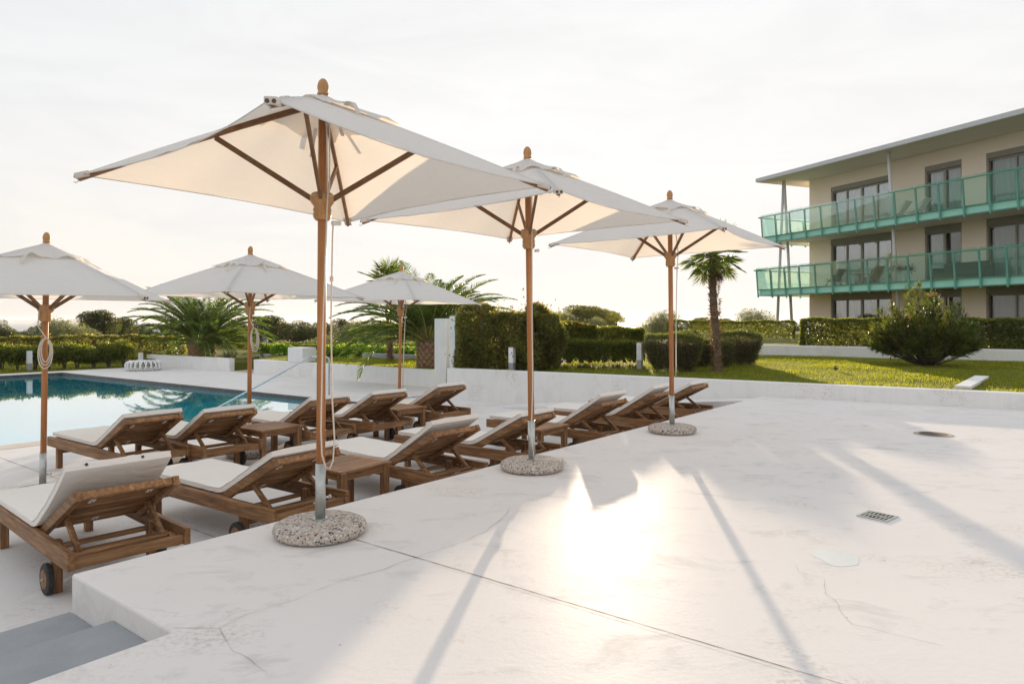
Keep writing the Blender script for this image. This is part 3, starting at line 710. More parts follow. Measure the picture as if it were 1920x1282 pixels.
def add_rope(r, kind):
    if kind == 'long':
        zt = APEX-.16; pts = [(-.012, -.052, zt), (-.02, -.08, 2.05), (-.03, -.085, 1.9), (-.035, -.06, 1.2), (-.04, -.055, .62), (-.032, -.055, .48), (-.01, -.06, .405), (.02, -.06, .39), (.06, -.04, .43), (.085, -.02, .56), (.07, -.015, .8), (.058, -.015, 1.3), (.062, -.02, 1.8), (.06, -.03, 1.88)]
        ropes_tube(pts, .0048).build('rope', M['rope'], r, smooth=True)
        ropes_tube([(.012, -.05, zt), (-.004, -.075, 2.06)], .0048).build('rope', M['rope'], r)
        MB().loft([(.045, -.035, 1.875), (.10, -.05, 1.88)], .015, 10).build('toggle', M['plastic'], r, bevel=.003)
        MB().loft([(.062, -.014, 1.52), (.060, -.014, 1.55)], .011, 8).build('knot', M['rope'], r)
    elif kind == 'ground':
        pts = [(-.01, -.05, APEX-.16), (-.045, -.07, 2.05), (-.05, -.06, 1.2), (-.055, -.06, .7), (-.085, -.06, .3), (-.06, -.07, .10), (.05, -.15, .092), (.2, -.17, .085), (.30, -.15, .02), (.40, -.08, .006), (.44, -.02, .006), (.40, .02, .006), (.30, -.06, .01), (.24, -.10, .07)]
        ropes_tube(pts, .0048).build('rope', M['rope'], r, smooth=True)
        MB().loft([(.05, -.03, 1.875), (.09, -.04, 1.88)], .014, 10).build('toggle', M['plastic'], r, bevel=.003)
    elif kind == 'side':
        ropes_tube([(.0, -.05, APEX-.16), (.06, -.07, 2.04), (.065, -.05, 1.85), (.07, -.03, 1.2), (.066, -.03, .75), (.05, -.03, .62), (.04, -.035, .9), (.045, -.05, 1.6), (.05, -.06, 1.86)], .0045).build('rope', M['rope'], r, smooth=True)
        MB().loft([(.05, -.03, 1.875), (.10, -.05, 1.88)], .014, 10).build('toggle', M['plastic'], r, bevel=.003)
    else:                                                   # a hanging coil under the hub
        n = 34; pts = []
        for i in range(n*3):
            a = 2*math.pi*i/n; w = .036+.012*(i//n); h = .115+.016*(i//n)
            pts.append((.02+w*math.sin(a), -.06-.006*(i//n)+.01*math.cos(a), 1.72-h+h*math.cos(a)+.01))
        ropes_tube([(-.04, -.06, 2.0), (-.05, -.06, 1.85)]+pts, .0058).build('rope', M['rope'], r, smooth=True)
def place_parasol(o, s, t, z, dr, lean=(0, 0), label='', group=None, loc=None, drop=0.0):
    o.location = loc if loc is not None else P(s, t, z); o.rotation_euler = (0, 0, ANG+R(dr)); o['label'] = label; o['group'] = group
    for c in o.children:
        if not c.name.startswith('stone_base'): c.rotation_euler = (R(lean[0]), R(lean[1]), 0)
        if drop and not c.name.startswith(('stone_base', 'sleeve')): c.location = (0, 0, -drop)
GU1 = 'parasols standing on the upper deck'; GU2 = 'parasols standing on the lower deck by the pool'
pz = parasol(); specs = [(2.56, 3.47, 0, 0, (-1.7, 1.7), 'largest looking white square parasol, nearest the camera, on a stone base at the deck edge', GU1, 0, 'long', None),
    (4.79, 3.54, 0, 0, (-.6, -.6), 'white square parasol with rope trailing off its stone base, middle of the upper deck three', GU1, 0, 'ground', None),
    (7.36, 3.45, 0, 1, (-.8, .4), 'white square parasol farthest back on the upper deck, in front of the apartment block', GU1, 0, 'side', None),
    (0, 0, LOW, -31, (.2, .8), 'white parasol by the pool cut by the left photo edge, rope coiled on its pole', GU2, .186, 'coil', (-4.605, 6.8)),
    (0, 0, LOW, 4, (.2, .4), 'white parasol by the pool behind the first poolside table, second from the left', GU2, .11, 'coil', (-3.34, 8.8)),
    (0, 0, LOW, 11, (.6, .8), 'small looking white parasol by the pool in front of the tall feather palms', GU2, .11, 'side', (-1.92, 11.75))]
pars = [pz]+[copy_tree(pz) for _ in specs[1:]]
for o, (s, t, z, dr, ln, lab, gr_, dp, rp, xy) in zip(pars, specs):
    add_rope(o, rp)
    place_parasol(o, s, t, z, dr, ln, lab, gr_, None if xy is None else (xy[0], xy[1], z), dp)
# ================================================================ pool handrail, pouf, bollards
hr = empty('handrail', (-4.2, 15.55, LOW), 0); tag(hr, 'bent steel handrail going down into the pool', 'handrail')
dv = Vector((-1.0, -.62, 0)); dv = Vector((-.96, -.28, 0)).normalized()
for off in (0, .09):
    o_ = Vector((off, off*.5, 0))
    MB().loft([o_+Vector((0, 0, 0)), o_+Vector((0, 0, .82)), o_+dv*.03+Vector((0, 0, .875)), o_+dv*.09+Vector((0, 0, .895)), o_+dv*.30+Vector((0, 0, .90))], .021, 10).build('post', M['chrome'], hr, smooth=True)
top = dv*.30+Vector((0, 0, .90)); endp = gp(403, 767, LOW-.1)-Vector((-4.2, 15.55, LOW)); 
MB().loft([top, top+(endp-top)*.05+Vector((0, 0, .012)), top+(endp-top)*.5, endp], .021, 10).build('rail', M['chrome'], hr, smooth=True)
MB().lathe([(.04, .002), (.045, .008), (.022, .014)], 16).build('foot_plate', M['chrome'], hr)
# pouf of woven white bands: a ring with openings
pf = empty('woven_pouf', (-12.6, 23.75, LOW)); tag(pf, 'round white woven pouf seat on the deck beyond the pool', 'pouf')
mb = MB()
for k in range(22):
    for sgn in (1, -1):
        pts = []
        for i in range(9):
            e = -.5*math.pi*.95+math.pi*.95*i/8; rr = .43+.15*math.cos(e); z = .17+.155*math.sin(e)
            a = 2*math.pi*k/22+sgn*(.02+.22*i/8); pts.append((rr*math.cos(a), rr*math.sin(a), z))
        mb.loft(pts, .021, 6)
mb.build('woven_shell', M['pvc'], pf, smooth=True)
MB().lathe([(.0, .30), (.33, .315), (.45, .327), (.47, .31)], 28).build('seat_pad', M['pvc'], pf, smooth=True)
MB().lathe([(.30, .015), (.44, .0), (.45, .03), (.30, .05)], 28).build('base_ring', M['pvc'], pf)
def bollard(loc, h, label, wdt=.11):
    r = empty('bollard_light', loc, R(-30)); tag(r, label, 'bollard', 'white bollard lights in the grass')
    MB().box((0, 0, h*.17), (wdt, wdt, h*.34)).build('base', M['bollardgrey'], r, bevel=.006)
    MB().box((0, 0, h*.67), (wdt+.004, wdt+.004, h*.655)).build('head', M['bollardw'], r, bevel=.006)
bollard((0.0, 14.75, .2), .50, 'white bollard light at the foot of the tall hedge behind the white retaining wall')
bollard((2.81, 15.25, .2), .58, 'white bollard light on the lawn right of the low stepped hedge')
bollard((-16.6, 23.85, LOW), .66, 'white bollard light among the pool shrubs, left one', .13)
bollard((-13.55, 25.3, LOW), .52, 'white bollard light at the right end of the pool shrubs, above the pouf', .12)
# ================================================================ vegetation
def cloud(n, c, rad, shell=.55):
    d = nrm(rng.normal(size=(n, 3))); r = rng.random((n, 1))**(1/3.)*(1-shell)+shell*(.86+.14*rng.random((n, 1)))
    r = np.where(rng.random((n, 1)) < .6, .80+.22*rng.random((n, 1)), rng.random((n, 1))**.5)
    return np.asarray(c)+d*r*np.asarray(rad), d
def clumps_leaves(cl, n, L, W, out=.8, name='crown', droop=0.0):
    vol = np.array([c[1][0]*c[1][1]+c[1][0]*c[1][2] for c in cl]); vol = vol/vol.sum(); Ps = []; Ds = []
    for (c, rad), v in zip(cl, vol):
        p, d = cloud(max(10, int(n*v)), c, rad); Ps.append(p); Ds.append(d*out+rng.normal(size=d.shape)*.75+np.array([0, 0, -droop]))
    Pc = np.concatenate(Ps); D = np.concatenate(Ds); m = len(Pc)
    return leaf_mesh(name, Pc, D, rl(m, L*.6, L*1.3), rl(m, W*.6, W*1.3))
def crown_clumps(h0, h1, w, nc, flat=.75, seed=0):
    rg = random.Random(seed); cl = []
    for i in range(nc):
        a = rg.uniform(0, 2*math.pi); q = rg.random()**.5; zz = rg.uniform(0, 1)
        e = math.sin(math.pi*(.18+.72*zz))
        r = w/2*(.24+.20*rg.random()); rad = (r, r, r*flat)
        pos = (math.cos(a)*q*(w/2-r*.6)*e, math.sin(a)*q*(w/2-r*.6)*e, h0+r*flat*.6+(h1-h0-r*flat*1.4)*zz)
        cl.append((pos, rad))
    return cl
def tree_proto(name, h, w, mat, n, L, W, nc, seed, trunk=.12, base=.10, flat=.75, out=.8):
    r = empty(name); cl = crown_clumps(h*base, h, w, nc, flat, seed)
    link('crown', clumps_leaves(cl, n, L, W, out), M[mat], r)
    tk = MB(); tk.loft([(0, 0, -.6), (.03, 0, 0), (.02, .04, h*base*.6), (-.03, 0, h*base*1.15), (0, .02, h*.62)], [trunk*1.5, trunk*1.15, trunk, trunk*.8, trunk*.3], 9)
    for (c, rad) in cl[:min(9, nc)]:
        b = Vector((0, 0, h*base*.9)); c = Vector(c); tk.loft([b, b.lerp(c, .5)+Vector((0, 0, -.06*h*.3)), c], [trunk*.5, trunk*.34, trunk*.1], 6)
    tk.build('trunk', M['bark'], r, smooth=True); return r
GT = 'trees beyond the garden'
protos = {}
for k, a in {'oakA': ('holm_oak', 4.6, 4.4, 'oak', 14000, .15, .085, 26, 1), 'oakB': ('holm_oak', 4.2, 3.9, 'oak', 14000, .15, .085, 22, 5),
             'oakC': ('holm_oak', 4.4, 5.0, 'oak', 14000, .15, .085, 24, 9),
             'olive': ('olive_tree', 3.6, 4.2, 'olive', 11000, .17, .045, 26, 3), 'pine': ('pine_tree', 4.6, 5.2, 'pine', 14000, .15, .07, 26, 4, .14, .38, .5)}.items():
    protos[k] = tree_proto(*a); 
used = {}
def gz(Y): return -.72-max(0, min((Y-34)/60, 1))**1.3*2.6
def tree(kind, px, Y, ytop, wpx, label, cat='tree', group=GT, rz=None):
    src = protos[kind]; o = src if kind not in used else copy_tree(src); used[kind] = 1
    h0 = {'oakA': 4.6, 'oakB': 4.2, 'oakC': 4.4, 'olive': 3.6, 'pine': 4.6}[kind]; w0 = {'oakA': 4.4, 'oakB': 3.9, 'oakC': 5.0, 'olive': 4.2, 'pine': 5.2}[kind]
    zt = CZ+(600-ytop)/F*Y; z0 = gz(Y); s = (zt-z0)/h0; sw_ = wpx/F*Y/w0*1.22
    o.location = at(px, Y, z0); o.scale = (sw_, sw_, s); o.rotation_euler = (0, 0, random.uniform(0, 6) if rz is None else rz); tag(o, label, cat, group)
T = [('oakA', 182, 50, 582, 78, 'dark holm oak standing tallest beyond the pool shrubs at left'),
     ('oakB', 232, 53, 595, 62, 'dark holm oak just left of the big feather palm'),
     ('olive', 108, 44, 597, 100, 'pale olive tree behind the pole of the left parasol'),
     ('oakC', 2, 46, 600, 62, 'holm oak cut by the left edge of the photo'),
     ('oakB', 42, 56, 622, 50, 'small dark oak beside the sea gap at left'),
     ('oakC', 270, 60, 606, 60, 'dark oak behind the left fronds of the big feather palm'),
     ('oakA', 505, 55, 592, 74, 'dark oak right of the big feather palm, behind the second poolside parasol'),
     ('oakB', 447, 58, 606, 70, 'dark oak directly behind the big feather palm'),
     ('oakC', 572, 57, 601, 74, 'dark oak left of the nearest parasol pole'),
     ('oakB', 640, 60, 598, 58, 'dark oak right of the nearest parasol pole'),
     ('olive', 668, 42, 600, 84, 'grey green olive tree left of the farthest poolside parasol pole'),
     ('oakA', 715, 62, 603, 64, 'dark oak behind the fan palm trunk near the tall feather palm'),
     ('olive', 612, 46, 628, 50, 'low pale olive bush behind the nearest parasol pole'),
     ('oakC', 765, 60, 606, 70, 'dark oak behind the tall feather palm'),
     ('pine', 1090, 52, 574, 130, 'sunlit pine behind the stepped hedge'),
     ('pine', 1142, 60, 584, 62, 'smaller umbrella pine right of the sunlit pine'),
     ('olive', 1050, 44, 584, 80, 'olive tree between the tall hedge and the sunlit pine'),
     ('oakB', 1170, 66, 612, 80, 'low oak beside the gap with the far hills'),
     ('olive', 1247, 40, 582, 72, 'olive tree behind the pole of the farthest upper deck parasol'),
     ('pine', 1318, 62, 596, 60, 'low pine left of the fan palm trunk, over the clipped hedge'),
     ('pine', 1362, 66, 598, 50, 'low pine just right of the fan palm trunk, over the clipped hedge'),
     ('olive', 1412, 46, 579, 84, 'olive tree over the clipped hedge left of the apartment block'),
     ('oakC', 1490, 62, 598, 40, 'dark oak between the slanting columns of the apartment block'),
     ('oakC', 1205, 58, 606, 60, 'low oak left of the olive tree, behind the lavender bush')]
T += [('oakB', 75, 58, 612, 60, 'low dark oak between the left parasol pole and the tallest holm oak'),
      ('oakC', 145, 60, 610, 60, 'low dark oak at the left foot of the tallest holm oak'),
      ('oakB', 320, 62, 606, 70, 'dark oak behind the heart of the big feather palm'),
      ('oakC', 380, 60, 603, 80, 'dark oak behind the upper fronds of the big feather palm'),
      ('oakA', 540, 64, 606, 60, 'far dark oak between two oaks above the white block'),
      ('oakB', 605, 66, 604, 60, 'far dark oak just left of the nearest parasol rope'),
      ('olive', 745, 45, 604, 80, 'olive tree left of the tall feather palm, behind its fronds'),
      ('oakC', 690, 64, 603, 60, 'far dark oak above the bright mound shrubs'),
      ('oakA', 1020, 60, 592, 90, 'dark oak rising just right of the tall hedge'),
      ('olive', 1118, 42, 596, 70, 'olive tree directly above the right half of the stepped hedge'),
      ('oakB', 1450, 70, 601, 60, 'low oak just left of the slanting columns')]
for a in T: tree(*a)
# ---- clipped hedges
def hedge_pts(n, a, b, th, z0, z1, bump=.05, open_low=0.0):
    """points on the skin of a hedge from a to b (world), thickness th to the back"""
    a = np.array(a, float); b = np.array(b, float); d = b-a; Ln = np.linalg.norm(d); d = d/Ln; nn = np.array([-d[1], d[0]])
    if nn[1] < 0: nn = -nn
    H = z1-z0; u = rng.random(n)*Ln; f = rng.random(n)
    ws = np.array([Ln*H, Ln*th, th*H*2, Ln*H*.5, Ln*H*.55]); ws /= ws.sum(); k = rng.choice(5, n, p=ws)
    w = rng.random(n)*th; z = rng.random(n)*H
    if open_low: z = H*(1-(1-open_low*rng.random(n))*(1-np.clip(rng.random(n), 0, 1)**.75)) if False else H*rng.random(n)**(1/(1+open_low))
    D = np.zeros((n, 3))
    m = k == 0; w[m] = 0; D[m, :2] = -nn
    m = k == 1; z[m] = H; D[m, 2] = 1
    m = k == 2; s = rng.random(n) < .5; u[m & s] = 0; u[m & ~s] = Ln; D[m & s, :2] = -d; D[m & ~s, :2] = d
    m = k == 3; w[m] = th; D[m, :2] = nn
    m = k == 4; D[m] = rng.normal(size=(m.sum(), 3))
    bu = bump*(np.sin(u*3.1+1)+np.sin(u*7.7+z*5)+np.sin(z*6+2+u*1.3))*.5
    q = a+np.outer(u, d)+np.outer(w, nn); Pc = np.stack([q[:, 0], q[:, 1], z0+z], 1)
    Pc += D*(bu+rng.normal(size=n)*bump*.22)[:, None]
    return Pc, D
def hedge_obj(name, parts, mat, L, W, label, cat='hedge', group=None, stems=None, extra=None):
    Ps = []; Ds = []
    for n, a, b, th, z0, z1, bp, ol in parts:
        p, d = hedge_pts(int(n*2.0), a, b, th, z0, z1, bp, ol); Ps.append(p); Ds.append(d*.7+rng.normal(size=d.shape)*.75)
    Pc = np.concatenate(Ps); D = np.concatenate(Ds); m = len(Pc); c0 = Pc.mean(0); c0[2] = parts[0][4]
    r = empty(name, tuple(c0)); tag(r, label, cat, group)
    link('foliage', leaf_mesh('foliage', Pc-c0, D, rl(m, L*.8, L*1.6), rl(m, W*.8, W*1.7)), M[mat], r)
    if stems:
        sb = MB()
        for n, a, b, th, z0, z1, bp, ol in parts:
            ln = math.dist(a, b)
            for i in range(max(1, int(ln/stems))):
                q = (i+random.uniform(.2, .8))*stems/ln; x = a[0]+(b[0]-a[0])*q; y = a[1]+(b[1]-a[1])*q+th*random.uniform(.25, .7)
                for j in range(4):
                    sb.loft([(x-c0[0]+random.uniform(-.04, .04), y-c0[1], z0-c0[2]-.05), (x-c0[0]+random.uniform(-.1, .1), y-c0[1], z0-c0[2]+.3*(z1-z0)), (x-c0[0]+random.uniform(-.22, .22), y-c0[1]+random.uniform(-.1, .1), z0-c0[2]+.75*(z1-z0))], [.016, .013, .005], 5)
        sb.build('stems', M['bark'], r)
    if extra: extra(r, Pc-c0, D)
    return r
def tips_extra(frac, L, W, mat='tips', zmin=.8):
    def f(r, Pc, D):
        z0, z1 = Pc[:, 2].min(), Pc[:, 2].max(); idx = np.where(Pc[:, 2] > z0+(z1-z0)*zmin)[0]; idx = rng.choice(idx, int(len(idx)*frac))
        DD = D[idx]*.4+np.array([0, 0, .9])+rng.normal(size=(len(idx), 3))*.3
        link('shoots', leaf_mesh('shoots', Pc[idx], DD, rl(len(idx), L*.7, L*1.3), rl(len(idx), W*.7, W*1.2)), M[mat], r)
    return f
hedge_obj('tall_hedge', [(15000, (-1.15, 15.35), (.42, 14.62), 1.0, .2, 1.44, .15, 0), (8000, (.30, 15.0), (1.0, 14.95), .9, .2, 1.40, .17, .3)],
          'hedgered', .055, .032, 'tall loose green hedge with reddish shoots behind the white retaining wall', stems=.3, extra=tips_extra(.025, .10, .03))
hedge_obj('stepped_hedge', [(3000, (.95, 15.5), (2.02, 15.75), .55, .35, .79, .05, .6), (2700, (2.0, 15.7), (3.05, 15.95), .5, .35, .77, .05, .6),
                            (7000, (1.0, 16.3), (2.0, 16.6), .8, .3, 1.13, .05, .3), (6500, (2.05, 16.6), (3.22, 16.9), .8, .3, 1.03, .04, .3)],
          'hedge', .05, .03, 'stepped clipped hedge with bare stems between the tall hedge and the lavender bush', stems=.25, extra=tips_extra(.12, .06, .03))
hedge_obj('clipped_hedge', [(9000, (7.5, 33.6), (12.75, 31.4), .9, .42, 1.20, .04, 0)], 'hedge', .06, .036, 'square clipped hedge behind the fan palm, left of the gap')
hedge_obj('clipped_hedge', [(20000, (9.35, 22.4), (16.4, 18.4), .9, .45, 1.27, .03, 0)], 'hedge', .06, .036, 'long square clipped hedge in front of the apartment block, right of the gap')
hedge_obj('low_hedge', [(9000, (-17.5, 36.0), (-4.0, 34.5), 1.0, -.35, .0, .03, 0), (7000, (-11, 33.2), (-3.2, 27.5), .9, -.05, .06, .02, 0)], 'hedge', .08, .05, 'long low clipped hedge across the garden behind the two feather palms')
# ---- row of pool shrubs at left
def pool_shrub(i, x, y, w, h, label):
    r = empty('pool_shrub', (x, y, LOW-.02)); tag(r, label, 'shrub', 'shrubs clipped in a row beyond the pool')
    cl = [((random.uniform(-.28, .28)*w, random.uniform(-.2, .2), h*random.uniform(.45, .8)), (w*.34, .34, h*.24)) for _ in range(8)]
    link('foliage', clumps_leaves(cl, 2300, .085, .05, .8, 'foliage'), M['hedge'], r)
    sb = MB()
    for j in range(6):
        a = random.uniform(-1, 1); sb.loft([(a*.04, random.uniform(-.04, .04), -.05), (a*.1, 0, h*.25), (a*.26, random.uniform(-.1, .1), h*.65)], [.022, .017, .006], 5)
    sb.build('stems', M['bark'], r)
a0 = Vector((-18.9, 23.0)); 
for i, (px, h, lb) in enumerate([(2, 1.0, 'leftmost shrub, at the photo edge'), (32, .86, 'second shrub from the left'), (66, .82, 'third shrub from the left, right of the left bollard'), (92, .90, 'fourth shrub from the left, behind the parasol pole'), (119, .92, 'fifth shrub from the left'), (145, .86, 'sixth shrub from the left'), (175, .80, 'third shrub from the right end'), (204, .98, 'second shrub from the right end'), (233, 1.0, 'last shrub at the right end, beside the right bollard')]):
    Y = 23.9+(px/240)*1.6; X = (px-960)/F*Y; pool_shrub(i, X, Y, .72, h, 'clipped pool shrub with bare stems, '+lb)
hedge_obj('photinia_hedge', [(8000, (-21.5, 26.6), (-13.9, 29.2), .7, -.4, .56, .05, .2)], 'hedgered', .085, .05, 'photinia hedge with red shoots behind the row of pool shrubs', extra=tips_extra(.05, .08, .04))
# ---- round bright shrubs
def mound(px, Y, z, w, h, lab):
    r = empty('round_shrub', tuple(at(px, Y, z))); tag(r, lab, 'shrub', 'bright green mound shrubs')
    cl = [((0, 0, h*.35), (w/2, w*.38, h*.62))]+[((random.uniform(-.4, .4)*w, random.uniform(-.2, .2)*w, h*random.uniform(.3, .7)), (w*.2, w*.2, h*.35)) for _ in range(5)]
    link('foliage', clumps_leaves(cl, 2000, .085, .05, 1.0, 'foliage'), M['bright'], r)
    MB().loft([(0, 0, -.05), (.02, 0, h*.3), (0, 0, h*.6)], [.04, .03, .01], 6).build('stem', M['bark'], r)
for a in [(510, 26.5, 0, .8, .33, 'small bright mound shrub left of the white block'), (532, 25.6, 0, .9, .36, 'small bright mound shrub touching the white block'),
          (618, 24.6, 0, .9, .33, 'bright mound shrub just right of the nearest parasol pole'), (652, 24.8, 0, 1.2, .42, 'wide bright mound shrub, tallest of the garden bed'),
          (690, 24.6, 0, 1.1, .36, 'bright mound shrub between the wide one and the fan palm trunk'), (724, 24.3, 0, .9, .36, 'bright mound shrub behind the fan palm trunk'),
          (760, 24.0, 0, 1.0, .36, 'bright mound shrub right of the farthest poolside parasol pole'), (790, 23.6, 0, .7, .34, 'bright mound shrub touching the tall feather palm trunk')]: mound(*a)
# ---- rosemary / lavender cushions
def cushion(px, Y, w, h, d, lab, ang=0.0):
    c = at(px, Y, .2); r = empty('lavender_bush', tuple(c), ang); tag(r, lab, 'bush', 'clipped cushion bushes on the lawn')
    n = 7000; a = rng.random(n)*2*math.pi; q = rng.random(n)
    sup = lambda t: 1/(np.abs(np.cos(t))**6+np.abs(np.sin(t))**6)**(1/6)
    z = rng.random(n); rr = (.66+.34*np.clip(z*1.5, 0, 1)**.7)*sup(a); topm = rng.random(n) < .42
    rr = np.where(topm, sup(a)*np.sqrt(rng.random(n)), rr*(.93+.07*rng.random(n))); zz = np.where(topm, 1.0+.04*np.sin(a*3), z)
    Pc = np.stack([np.cos(a)*rr*w/2, np.sin(a)*rr*d/2, zz*h*(1+.04*np.sin(a*2))], 1); Pc += rng.normal(size=Pc.shape)*.018
    D = np.stack([np.cos(a)*.5, np.sin(a)*.5, np.where(topm, 1.2, .55)], 1)+rng.normal(size=(n, 3))*.35
    link('foliage', leaf_mesh('foliage', Pc, D, rl(n, .06, .11), rl(n, .010, .017)), M['rosemary'], r)
    m = (~topm) & (z < .72); 
    tw = np.where(m)[0]; tw = np.concatenate([tw]*2)
    T0 = Pc[tw]*np.array([.90, .90, .9]); DT = D[tw]*np.array([.6, .6, 1])+np.array([0, 0, .5])
    link('twigs', leaf_mesh('twigs', T0, DT, rl(len(tw), .14, .30), rl(len(tw), .008, .014)), M['twig'], r)
cushion(1262, 14.9, 1.02, .70, .9, 'clipped lavender bush with bare brown side, left of the fan palm trunk', .2)
cushion(1332, 15.9, .85, .55, .8, 'low clipped lavender bush right behind the fan palm trunk', .1)
cushion(1380, 16.9, .95, .72, .95, 'clipped lavender bush right of the fan palm trunk', .1)
cushion(1283, 17.2, .62, .70, .7, 'small green topped lavender bush behind the left cushion bush', 0)
# ---- oleander
def oleander():
    c = at(1738, 16.6, .2); r = empty('oleander', tuple(c)); tag(r, 'big bushy oleander with a few pink flowers on the lawn before the apartment block', 'oleander')
    st_ = MB(); Ps = []; Ds = []; fl = []
    for i in range(135):
        a = random.uniform(0, 2*math.pi); lean = random.random()**.55; L = random.choice((random.uniform(.8, 1.5), random.uniform(1.3, 2.08)))*(1-.16*lean)
        hx, hy = math.cos(a)*lean*1.28, math.sin(a)*lean*.95; top = Vector((hx-.12, hy, L*(1-.55*lean**2)))
        b0 = Vector((math.cos(a)*.10, math.sin(a)*.10, -.03)); md = b0.lerp(top, .5)+Vector((hx*.12, hy*.12, -.05+.10*lean))
        if i < 46: st_.loft([b0, b0.lerp(md, .5), md, top], [.026, .022, .016, .005], 6)
        for k in range(96):
            f = .34+.66*random.random()**.65; p = (b0.lerp(md, f*2) if f < .5 else md.lerp(top, f*2-1)); dirn = (top-md).normalized()
            q = Vector((random.gauss(0, 1), random.gauss(0, 1), random.gauss(.2, .6))).normalized()
            Ps.append(p+q*.03); Ds.append(dirn*.85+q*.9)
        if random.random() < .10: fl.append(top)
    fl = sorted(fl, key=lambda p: -p.z)[:7]
    n = len(Ps); link('foliage', leaf_mesh('foliage', np.array([tuple(p) for p in Ps]), np.array([tuple(p) for p in Ds]), rl(n, .11, .20), rl(n, .018, .03)), M['oleander'], r)
    st_.build('stems', M['bark'], r, smooth=True)
    for p in fl:
        q = np.array([tuple(p)]*12)+rng.normal(size=(12, 3))*.022
        link('flower', leaf_mesh('flower', q, rng.normal(size=q.shape)+np.array([0, 0, .6]), rl(12, .03, .05), rl(12, .025, .04)), M['pinkfl'], r)
oleander()
# ---- palms
def frond_arrays(base, az, el, L, droop, nl=46, lw=.022, ll=.40, side=.85):
    """arching rachis + leaflets"""
    pts = []; p = Vector(base); e = el; n = 14
    for i in range(n+1):
        pts.append(p.copy()); d = Vector((math.cos(az)*math.cos(e), math.sin(az)*math.cos(e), math.sin(e))); p = p+d*(L/n); e -= droop/n*(.5+1.0*i/n)
    A = []; D = []; Ls = []; Ws = []
    for k in range(nl):
        f = .16+.84*(k+.5)/nl; x = f*n; i = min(int(x), n-1); q = pts[i].lerp(pts[i+1], x-i); t = (pts[i+1]-pts[i]).normalized()
        s = t.cross(Vector((0, 0, 1))); s = s.normalized() if s.length > 1e-4 else Vector((1, 0, 0)); up = s.cross(t)
        prof = math.sin(math.pi*min(1, .18+f*.80))**.7
        for sg in (-1, 1):
            dd = t*(.75+.35*f)+s*sg*side+up*(.28+random.uniform(-.10, .10))+Vector((0, 0, -.22*random.random())); A.append(tuple(q)); D.append(tuple(dd))
            Ls.append(ll*prof*random.uniform(.85, 1.1)); Ws.append(lw)
    return pts, A, D, Ls, Ws
def feather_palm(loc, Rr, nfr, th, tr, label, el_min=-.25, seed=3, clear=None):
    random.seed(seed); r = empty('feather_palm', loc); tag(r, label, 'palm tree')
    outer = ([], [], [], []); inner = ([], [], [], []); rc = MB()
    for i in range(nfr):
        f = (i+.5)/nfr; az = i*2.39996+random.uniform(-.15, .15)
        if clear and f > clear[2] and abs((az-clear[0]+math.pi) % (2*math.pi)-math.pi) < clear[1]: continue      # pruned on the wall side
        el = 1.45-(1.45-el_min)*f**.75+random.uniform(-.08, .08)
        L = Rr*(1.20 if f > .15 else 1.0)*random.uniform(.9, 1.12); base = Vector((math.cos(az)*.10, math.sin(az)*.10, th+.12-.16*f))
        pts, A, D, Ls, Ws = frond_arrays(base, az, el, L, 1.0+.55*f+random.uniform(-.15, .2), 84, .016*Rr/2.2+.004, .36*Rr/2.2+.06)
        tgt = outer
        for x, y in zip(tgt, (A, D, Ls, Ws)): x.extend(y)
        rc.loft(pts, [.026*(1-.85*k/14)*Rr/2.4 for k in range(15)], 5)
        for k in range(5):                                     # bare stalk near the heart, spiny
            q = pts[0].lerp(pts[2], random.random()); inner[0].append(tuple(q)); inner[1].append(tuple((pts[2]-pts[0]).normalized()+Vector((random.gauss(0, .5), random.gauss(0, .5), .3)))); inner[2].append(.16); inner[3].append(.014)
    cr = link('crown', leaf_mesh('crown', np.array(outer[0]), np.array(outer[1]), np.array(outer[2]), np.array(outer[3])), M['palm'], r)
    rc.build('stalks', M['rachis'], cr, smooth=True)
    link('heart', leaf_mesh('heart', np.array(inner[0]), np.array(inner[1]), np.array(inner[2]), np.array(inner[3])), M['palmy'], cr)
    tk = MB(); tk.loft([(0, 0, -.3), (0, 0, 0), (0, 0, th*.5), (0, 0, th), (0, 0, th+.12)], [tr*.92, tr*.95, tr*1.0, tr*.95, tr*.5], 16)
    trk = tk.build('trunk', M['palmtrunk'], r, smooth=True)
    sc = MB(); rows = max(4, int(th/.085))                       # cut leaf bases, lozenges in spiral rows
    for j in range(rows):
        for k in range(12):
            a = 2*math.pi*(k+.5*(j % 2))/12; z = (j+.3)*th/rows; o = Vector((math.cos(a), math.sin(a), 0)); t = Vector((-o.y, o.x, 0))
            p = o*tr*.97; w = tr*.27; h = th/rows*1.15; tip = p+o*.055+Vector((0, 0, z+h*.75))
            sc.add([p+t*0+Vector((0, 0, z-h*.45)), p+t*w+Vector((0, 0, z+h*.1)), p+o*.01+Vector((0, 0, z+h)), p-t*w+Vector((0, 0, z+h*.1)), tip+t*w*.5, tip-t*w*.5, p+o*.045+Vector((0, 0, z+h*.15))],
                   [(0, 1, 6), (0, 6, 3), (1, 4, 6), (6, 5, 3), (4, 5, 6), (1, 2, 4), (2, 3, 5), (2, 5, 4)])
    sc.build('leaf_bases', M['palmscale'], trk)
    return r
pA = feather_palm(tuple(at(379, 26.6, -.16)), 2.40, 100, .50, .46, 'big low feather palm with a stout trunk behind the short white wall', .2, 3, (R(-118), R(55), .66))
pB = feather_palm(tuple(at(803, 18.75, .0)), 2.1, 100, .66, .28, 'tall feather palm beside the white pillar, behind the farthest poolside parasol', .28, 8, (R(-62), R(48), .40))
random.seed(21)
